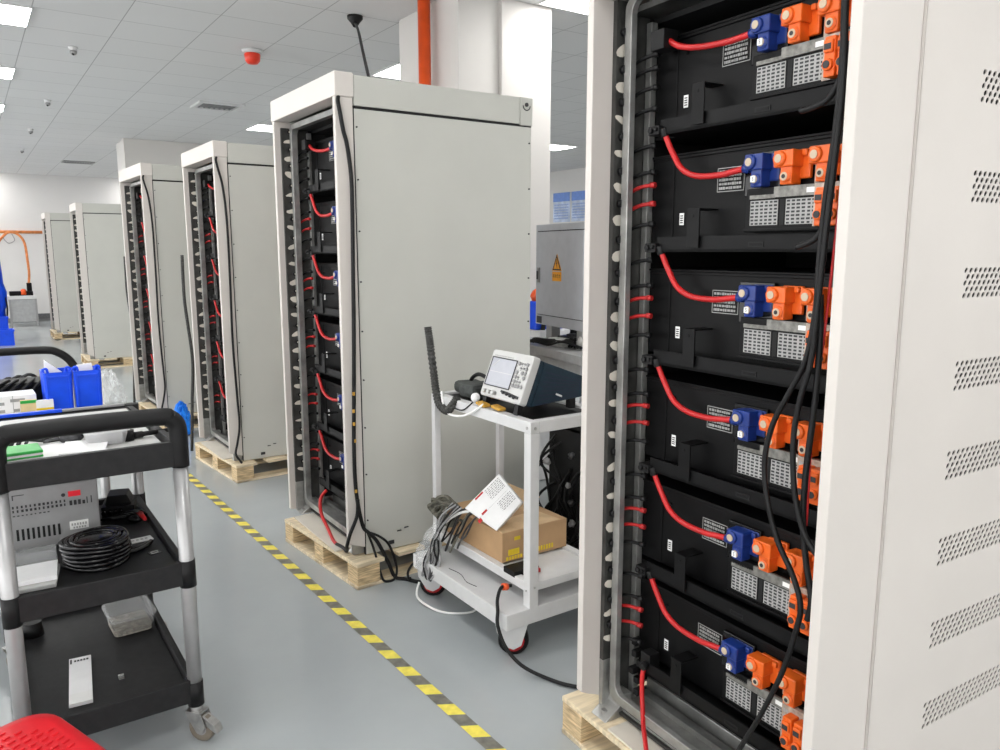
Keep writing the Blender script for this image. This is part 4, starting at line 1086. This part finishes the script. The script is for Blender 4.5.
cable('white_lead', 'white lead looping from under the white trolley deck along the floor', [(1.55, 2.9, .09), (1.53, 2.88, .03), (1.56, 2.76, .008), (1.63, 2.68, .008), (1.70, 2.66, .02), (1.72, 2.7, .1)], .005, 'sticker')
cable('earth_lead', 'black lead from the deck end of the white trolley to the rack corner cable', [(1.60, 2.85, .2), (1.57, 2.95, .17), (1.56, 3.02, .1), (1.60, 3.1, .02), (1.62, 3.12, .012)], .006, 'black_soft')
# mains lead over the near deck edge
t = thing('extension_lead', 'black mains lead with orange collar dropping from the white trolley to the floor', 'cable', (1.65, 2.30, .21))
b = MB().tube([(.0, .03, .05), (-.045, .03, .055), (-.085, .0, .03), (-.108, -.035, .0), (-.118, -.05, -.05), (-.11, -.09, -.12), (-.08, -.15, -.175), (-.03, -.24, -.2), (.02, -.34, -.2), (.14, -.46, -.2), (.3, -.5, -.2)], .007, 10); b.build('lead', 'black_soft', t)
b = MB().cyl((-.02, .03, .05), (-.04, .03, .055), .014, n=12); b.build('collar', 'pipe_orange', t)
b = MB().box(.01, .13, .02, .1, .08, .105); b.build('socket_strip', 'black', t, bevel=.004)
b = MB().box(.08, .125, .005, .02, .085, .1); b.build('switch_cover', 'red', t)

# ------------------------------------------------------------------ things seen past the trolley
t = thing('control_cabinet', 'grey control cabinet with yellow warning triangle, behind the white trolley', 'cabinet', (2.945, 3.90, 1.0), -R(10))
# local y runs back towards the viewer as negative
b = MB().box(0, .3, -.62, 0, .10, .71); b.build('cabinet_body', 'cab_grey', t, bevel=.004)
b = MB().box(-.014, 0, -.60, -.035, .165, .665); b.build('cabinet_door', 'cab_grey', t, bevel=.003)
b = MB().box(-.002, .001, -.605, -.03, .16, .164).box(-.002, .001, -.605, -.03, .667, .672); b.build('door_seam', 'void', t)
b = MB().box(-.024, -.014, -.085, -.06, .36, .45, 0).box(-.03, -.024, -.079, -.066, .38, .43, 1); b.build('door_handle', ['psu', 'dark_ink'], t)
b = MB(); yc = -.30
b.prism([(yc-.058, .435), (yc+.058, .435), (yc, .535)], 'x', -.0155, -.014, 0)
b.ring([(yc-.052, .439), (yc+.052, .439), (yc, .529)], [(yc-.04, .446), (yc+.04, .446), (yc, .515)], 'x', -.0165, -.0155, 1)
b.prism([(yc+.004, .505), (yc-.008, .478), (yc+.002, .478), (yc-.004, .452), (yc+.010, .482), (yc, .482)], 'x', -.0168, -.0155, 1)
b.box(-.0155, -.014, yc-.055, yc+.055, .375, .43, 0)
b.text('有电危险', .024, (-.0162, yc, .403), (0, -1, 0), (0, 0, 1), 1)
b.build('warning_sign', ['sign_amber', 'dark_ink'], t)
b = MB().box(-.0015, 0, -.085, -.02, .108, .15)
b.build('rating_plate', 'dark_ink', t)
for y_ in (-.14, -.52): MB().box(.04, .1, y_, y_+.07, 0, .1).build('cabinet_leg', 'bench_grey', t)
t = thing('work_table', 'grey work table behind the white trolley, under the grey cabinet', 'table', (2.68, 3.12, 0), -R(10))
b = MB().box(0, 1.0, 0, 1.0, .94, .99); b.build('table_top', 'bench_grey', t, bevel=.004)
for x in (.02, .92):
    for y in (.02, .92): MB().box(x, x+.05, y, y+.05, 0, .94).build('leg', 'cab_grey', t)
MB().box(.03, .97, .03, .06, .8, .94).box(.03, .06, .03, .97, .8, .94).build('table_apron', 'bench_grey', t)
b = MB().box(0, .07, 0, .12, 0, .05, 0).cyl((0, .03, .025), (-.03, .03, .025), .012, n=10, mi=0)
simple('adapter_block', 'white adapter block among cables on the grey work table', 'adapter', b, 'sticker', (2.86, 3.52, .99), .2, .008)
b = MB().box(0, .06, 0, .09, 0, .045, 0).blob((.03, .05, .045), .035, 0, 8, .05)
simple('adapter_block', 'second white rounded block right of the first on the grey work table', 'adapter', b, 'sticker', (2.88, 3.36, .99), -.2, .008)
b = MB()
for k in range(6): b.tube([(-.02+.01*k, .35-.02*k, .01), (.0, .2, .02+.004*k), (.03, .1, .01+.006*k), (.02+.02*k, -.05, .04), (.06, -.2+.03*k, .012)], .007, 8)
simple('table_cables', 'black cables trailing over the grey work table', 'cables', b, 'black_soft', (2.80, 3.52, .99))
b = MB()
for k in range(14): b.cbox((random.uniform(-.05, .08), random.uniform(-.12, .12), .02+random.uniform(0, .06)), (.05, .05, .03), 0, Matrix.Rotation(random.uniform(0, 3), 3, 'Z'))
simple('fitting_heap', 'heap of dark fittings under the grey cabinet on the work table', 'fittings', b, 'steel_dark', (3.0, 3.6, .99), 0, .003)
t = thing('blue_machine', 'blue machine frame with orange top peeping out left of the grey cabinet', 'machine', (3.16, 4.16, 0), 0)
b = MB().box(-.06, .05, -.06, .04, 1.03, 1.22); b.box(.05, .25, -.06, .04, 1.03, 1.12); b.build('machine_frame', 'bin_blue', t, bevel=.01)
b = MB().box(-.06, .25, -.10, .08, 0, 1.03); b.build('machine_base', 'white', t, bevel=.01)
b = MB().blob((.0, 0, 1.25), .05, 0, 8, .1); b.build('machine_motor', 'pipe_orange', t)
b = MB().tube([(-.02, -.05, 1.40), (-.03, -.06, 1.34), (-.04, -.07, 1.26), (.0, -.07, 1.1), (-.04, -.08, .95)], .015, 8); b.build('machine_hose', 'black_soft', t)

t = thing('black_cabinet', 'black equipment cabinet hung with cables, seen through the white trolley', 'cabinet', (2.31, 2.36, 0), 0)
b = MB().box(0, .4, 0, .58, .08, .72).box(0, .4, 0, .58, .70, .74); b.build('cabinet_body', 'void', t, bevel=.004)
b = MB().box(-.008, 0, .03, .3, .3, .66); b.build('front_plate', 'navy', t, bevel=.002)
for x in (.04, .36):
    for y in (.04, .54): MB().cyl((x, y, 0), (x, y, .08), .03, n=12).build('foot', 'black_soft', t)
b = MB(); rnd = random.Random(3)
for k in range(16):
    y_ = rnd.uniform(.25, .56); z_ = rnd.uniform(.35, .68)
    b.tube([(-.01, y_, z_), (-.05-rnd.uniform(0, .05), y_+rnd.uniform(-.1, .08), z_-.1), (-.04, y_+rnd.uniform(-.15, .1), z_-.22), (-.06, y_+rnd.uniform(-.1, .1), .12+rnd.uniform(0, .1))], .007, 6)
b.build('hanging_cable', 'black_soft', t)
rnd = random.Random(5)
for k in range(8):
    b = MB().blob((-.07-rnd.uniform(0, .03), rnd.uniform(.25, .56), rnd.uniform(.3, .62)), rnd.uniform(.008, .018), 0, 6, .25)
    b.build('cable_plug', ('psu', 'steel_dark', 'black')[k % 3], t)

# notice boards on the far right wall
for y, lb in ((12.88, 'left pale notice board with blue header on the far right wall'), (12.28, 'right pale notice board with blue header on the far right wall')):
    t = thing('notice_board', lb, 'notice board', (RX1-.001, y, 2.15), 0, 'notice boards on the right wall')
    MB().box(-.02, 0, -.27, .27, 0, .6).build('board_panel', 'board_pale', t)
    b = MB().box(-.024, -.02, -.27, .27, .42, .6); b.build('board_header', 'board_blue', t)
    b = MB(); text_lines(b, -.022, -.24, .24, .05, .38, 6, 0, int(y*10)); b.build('board_print', 'board_faint', t)

# ------------------------------------------------------------------ far left end of the hall
t = thing('test_bench', 'grey bench with white top against the back wall at far left', 'bench', (.68, 18.8, 0), 0)
MB().box(0, .5, 0, .5, .57, .64).build('bench_top', 'white', t, bevel=.004)
MB().box(.02, .48, .02, .48, .1, .57).build('bench_cupboard', 'bench_grey', t, bevel=.004)
for x in (.0, .46): MB().box(x, x+.04, 0, .04, 0, .57).build('bench_leg', 'psu', t)
t = thing('pump_unit', 'black pump with an orange cap on the far bench', 'pump', (.93, 18.95, .64), 0)
MB().box(-.22, .2, -.1, .1, 0, .09).build('pump_body', 'black', t, bevel=.01); MB().box(.1, .19, -.06, .06, .09, .26).build('pump_tower', 'black', t, bevel=.01)
MB().lathe([(.05, .0), (.05, .1), (.02, .12)], 14, 0, (.03, -.08, .02)).build('pump_cap', 'pipe_orange', t)
cable('orange_hose', 'faded orange hose arching over the far bench', [(.60, 18.75, 1.72), (.68, 18.8, 1.83), (.78, 18.8, 1.92), (.9, 18.8, 1.92), (1.0, 18.8, 1.84), (1.06, 18.8, 1.7), (1.08, 18.8, 1.4), (1.09, 18.85, 1.1), (1.07, 18.93, .88)], .024, 'hose_orange', 'hose')
t = thing('wall_pipe', 'orange yellow pipe running level along the back wall at far left', 'pipe', (0, RY1-.06, 1.96), 0)
MB().cyl((-.6, 0, 0), (1.52, 0, -.0), .032, n=14).build('pipe', 'hose_orange', t)
b = MB()
for x in (-.3, .4, 1.3): b.box(x, x+.03, 0, .06, -.03, .03)
b.build('pipe_bracket', 'zinc', t)
b = MB().tube([(.8, 0, -.02), (.74, -.02, -.12), (.82, -.03, -.24), (.94, -.02, -.18), (.9, -.01, -.04)], .008, 6); b.build('hanging_wire', 'psu', t)
t = thing('wall_vent', 'small grey vent grille low on the back wall beside the far bench', 'air vent', (1.38, RY1-.02, .06), 0)
MB().box(-.14, .14, -.01, .02, 0, .12).build('vent_frame', 'vent_grey', t)
b = MB()
for k in range(5): b.box(-.13, .13, -.015, -.01, .015+.02*k, .022+.02*k)
b.build('vent_slats', 'dark_ink', t)
t = thing('blue_lift', 'blue robot column at the left edge far down the hall', 'machine', (.40, 16.0, 0), 0)
b = MB(); prof = [(.12, .25), (.12, .55), (.16, .62), (.17, .85), (.13, 1.0), (.12, 1.3), (.10, 1.6), (.07, 1.8), (.03, 1.86)]
b.lathe(prof, 20); b.build('machine_column', 'bin_blue', t)
MB().lathe([(.15, 0), (.15, .06), (.1, .12), (.1, .26)], 20).build('machine_base', 'steel_dark', t)
b = MB()
for k in range(4): b.tube([(.1, -.08+.04*k, .9), (.15, -.1+.05*k, .6), (.12, -.1+.04*k, .3), (.16, -.1+.05*k, .05)], .012, 6)
b.build('machine_hose', 'black_soft', t)
def crate(x, y, label, h, w=.34):
    t = thing('blue_crate', label, 'crate', (x, y, 0), 0, 'blue crates on the floor at far left')
    b = MB().ring(rounded(-w/2, w/2, -.13, .13, .02, 3), rounded(-w/2+.012, w/2-.012, -.118, .118, .015, 3), 'z', 0, h); b.box(-w/2+.01, w/2-.01, -.12, .12, 0, .01); b.build('crate_body', 'bin_blue', t)
    b = MB().ring(rounded(-w/2-.012, w/2+.012, -.142, .142, .02, 3), rounded(-w/2, w/2, -.13, .13, .02, 3), 'z', h-.03, h); b.build('crate_rim', 'bin_blue', t)
crate(.43, 15.3, 'front blue crate on the floor at far left', .26, .3); crate(.40, 15.75, 'taller blue crate behind the front one at far left', .44, .26)

# plastic film and bag on the floor beside the far racks
def crumple(name, label, cat, loc, rx, ry, rz, material):
    b = MB(); n_ = 14; rows = []
    for i in range(n_):
        th = PI*.5*(i+.5)/n_; row = []
        for j in range(24):
            a = 2*PI*j/24; q = 1+random.uniform(-.12, .12)
            row.append(b.v((rx*math.sin(th)*math.cos(a)*q, ry*math.sin(th)*math.sin(a)*q, max(0, rz*math.cos(th)*q))))
        rows.append(row)
    b.f(rows[0])
    for a, c in zip(rows, rows[1:]):
        for j in range(24): b.f([a[j], a[(j+1) % 24], c[(j+1) % 24], c[j]])
    return simple(name, label, cat, b, material, loc)
crumple('plastic_sheet', 'crumpled clear plastic sheet on the floor beside the third rack', 'plastic sheet', (1.07, 8.35, 0), .14, .5, .38, 'bag_clear')
crumple('blue_bag', 'bright blue plastic bag on the floor beside the rack on the farther pallet', 'bag', (1.41, 6.84, 0), .08, .08, .28, 'blue_bag')

# ------------------------------------------------------------------ camera, world, view
cam_d = bpy.data.cameras.new('camera'); cam = bpy.data.objects.new('camera', cam_d); COL.objects.link(cam)
cam_d.sensor_width = 36; cam_d.sensor_fit = 'HORIZONTAL'; cam_d.lens = 773.75/1000*36; cam_d.clip_start = .02
cam.location = (0, 0, 1.55); cam.rotation_euler = (math.radians(90-9.0925), 0, -.600869)
S.camera = cam
w = bpy.data.worlds.new('world'); S.world = w; w.use_nodes = True
w.node_tree.nodes['Background'].inputs[0].default_value = (1, 1, 1, 1); w.node_tree.nodes['Background'].inputs[1].default_value = 2.4
S.view_settings.view_transform = 'Standard'; S.view_settings.look = 'None'; S.view_settings.gamma = 1; S.view_settings.use_curve_mapping = False
S.view_settings.exposure = .82
S.cycles.max_bounces = 8; S.cycles.diffuse_bounces = 5; S.cycles.transparent_max_bounces = 16
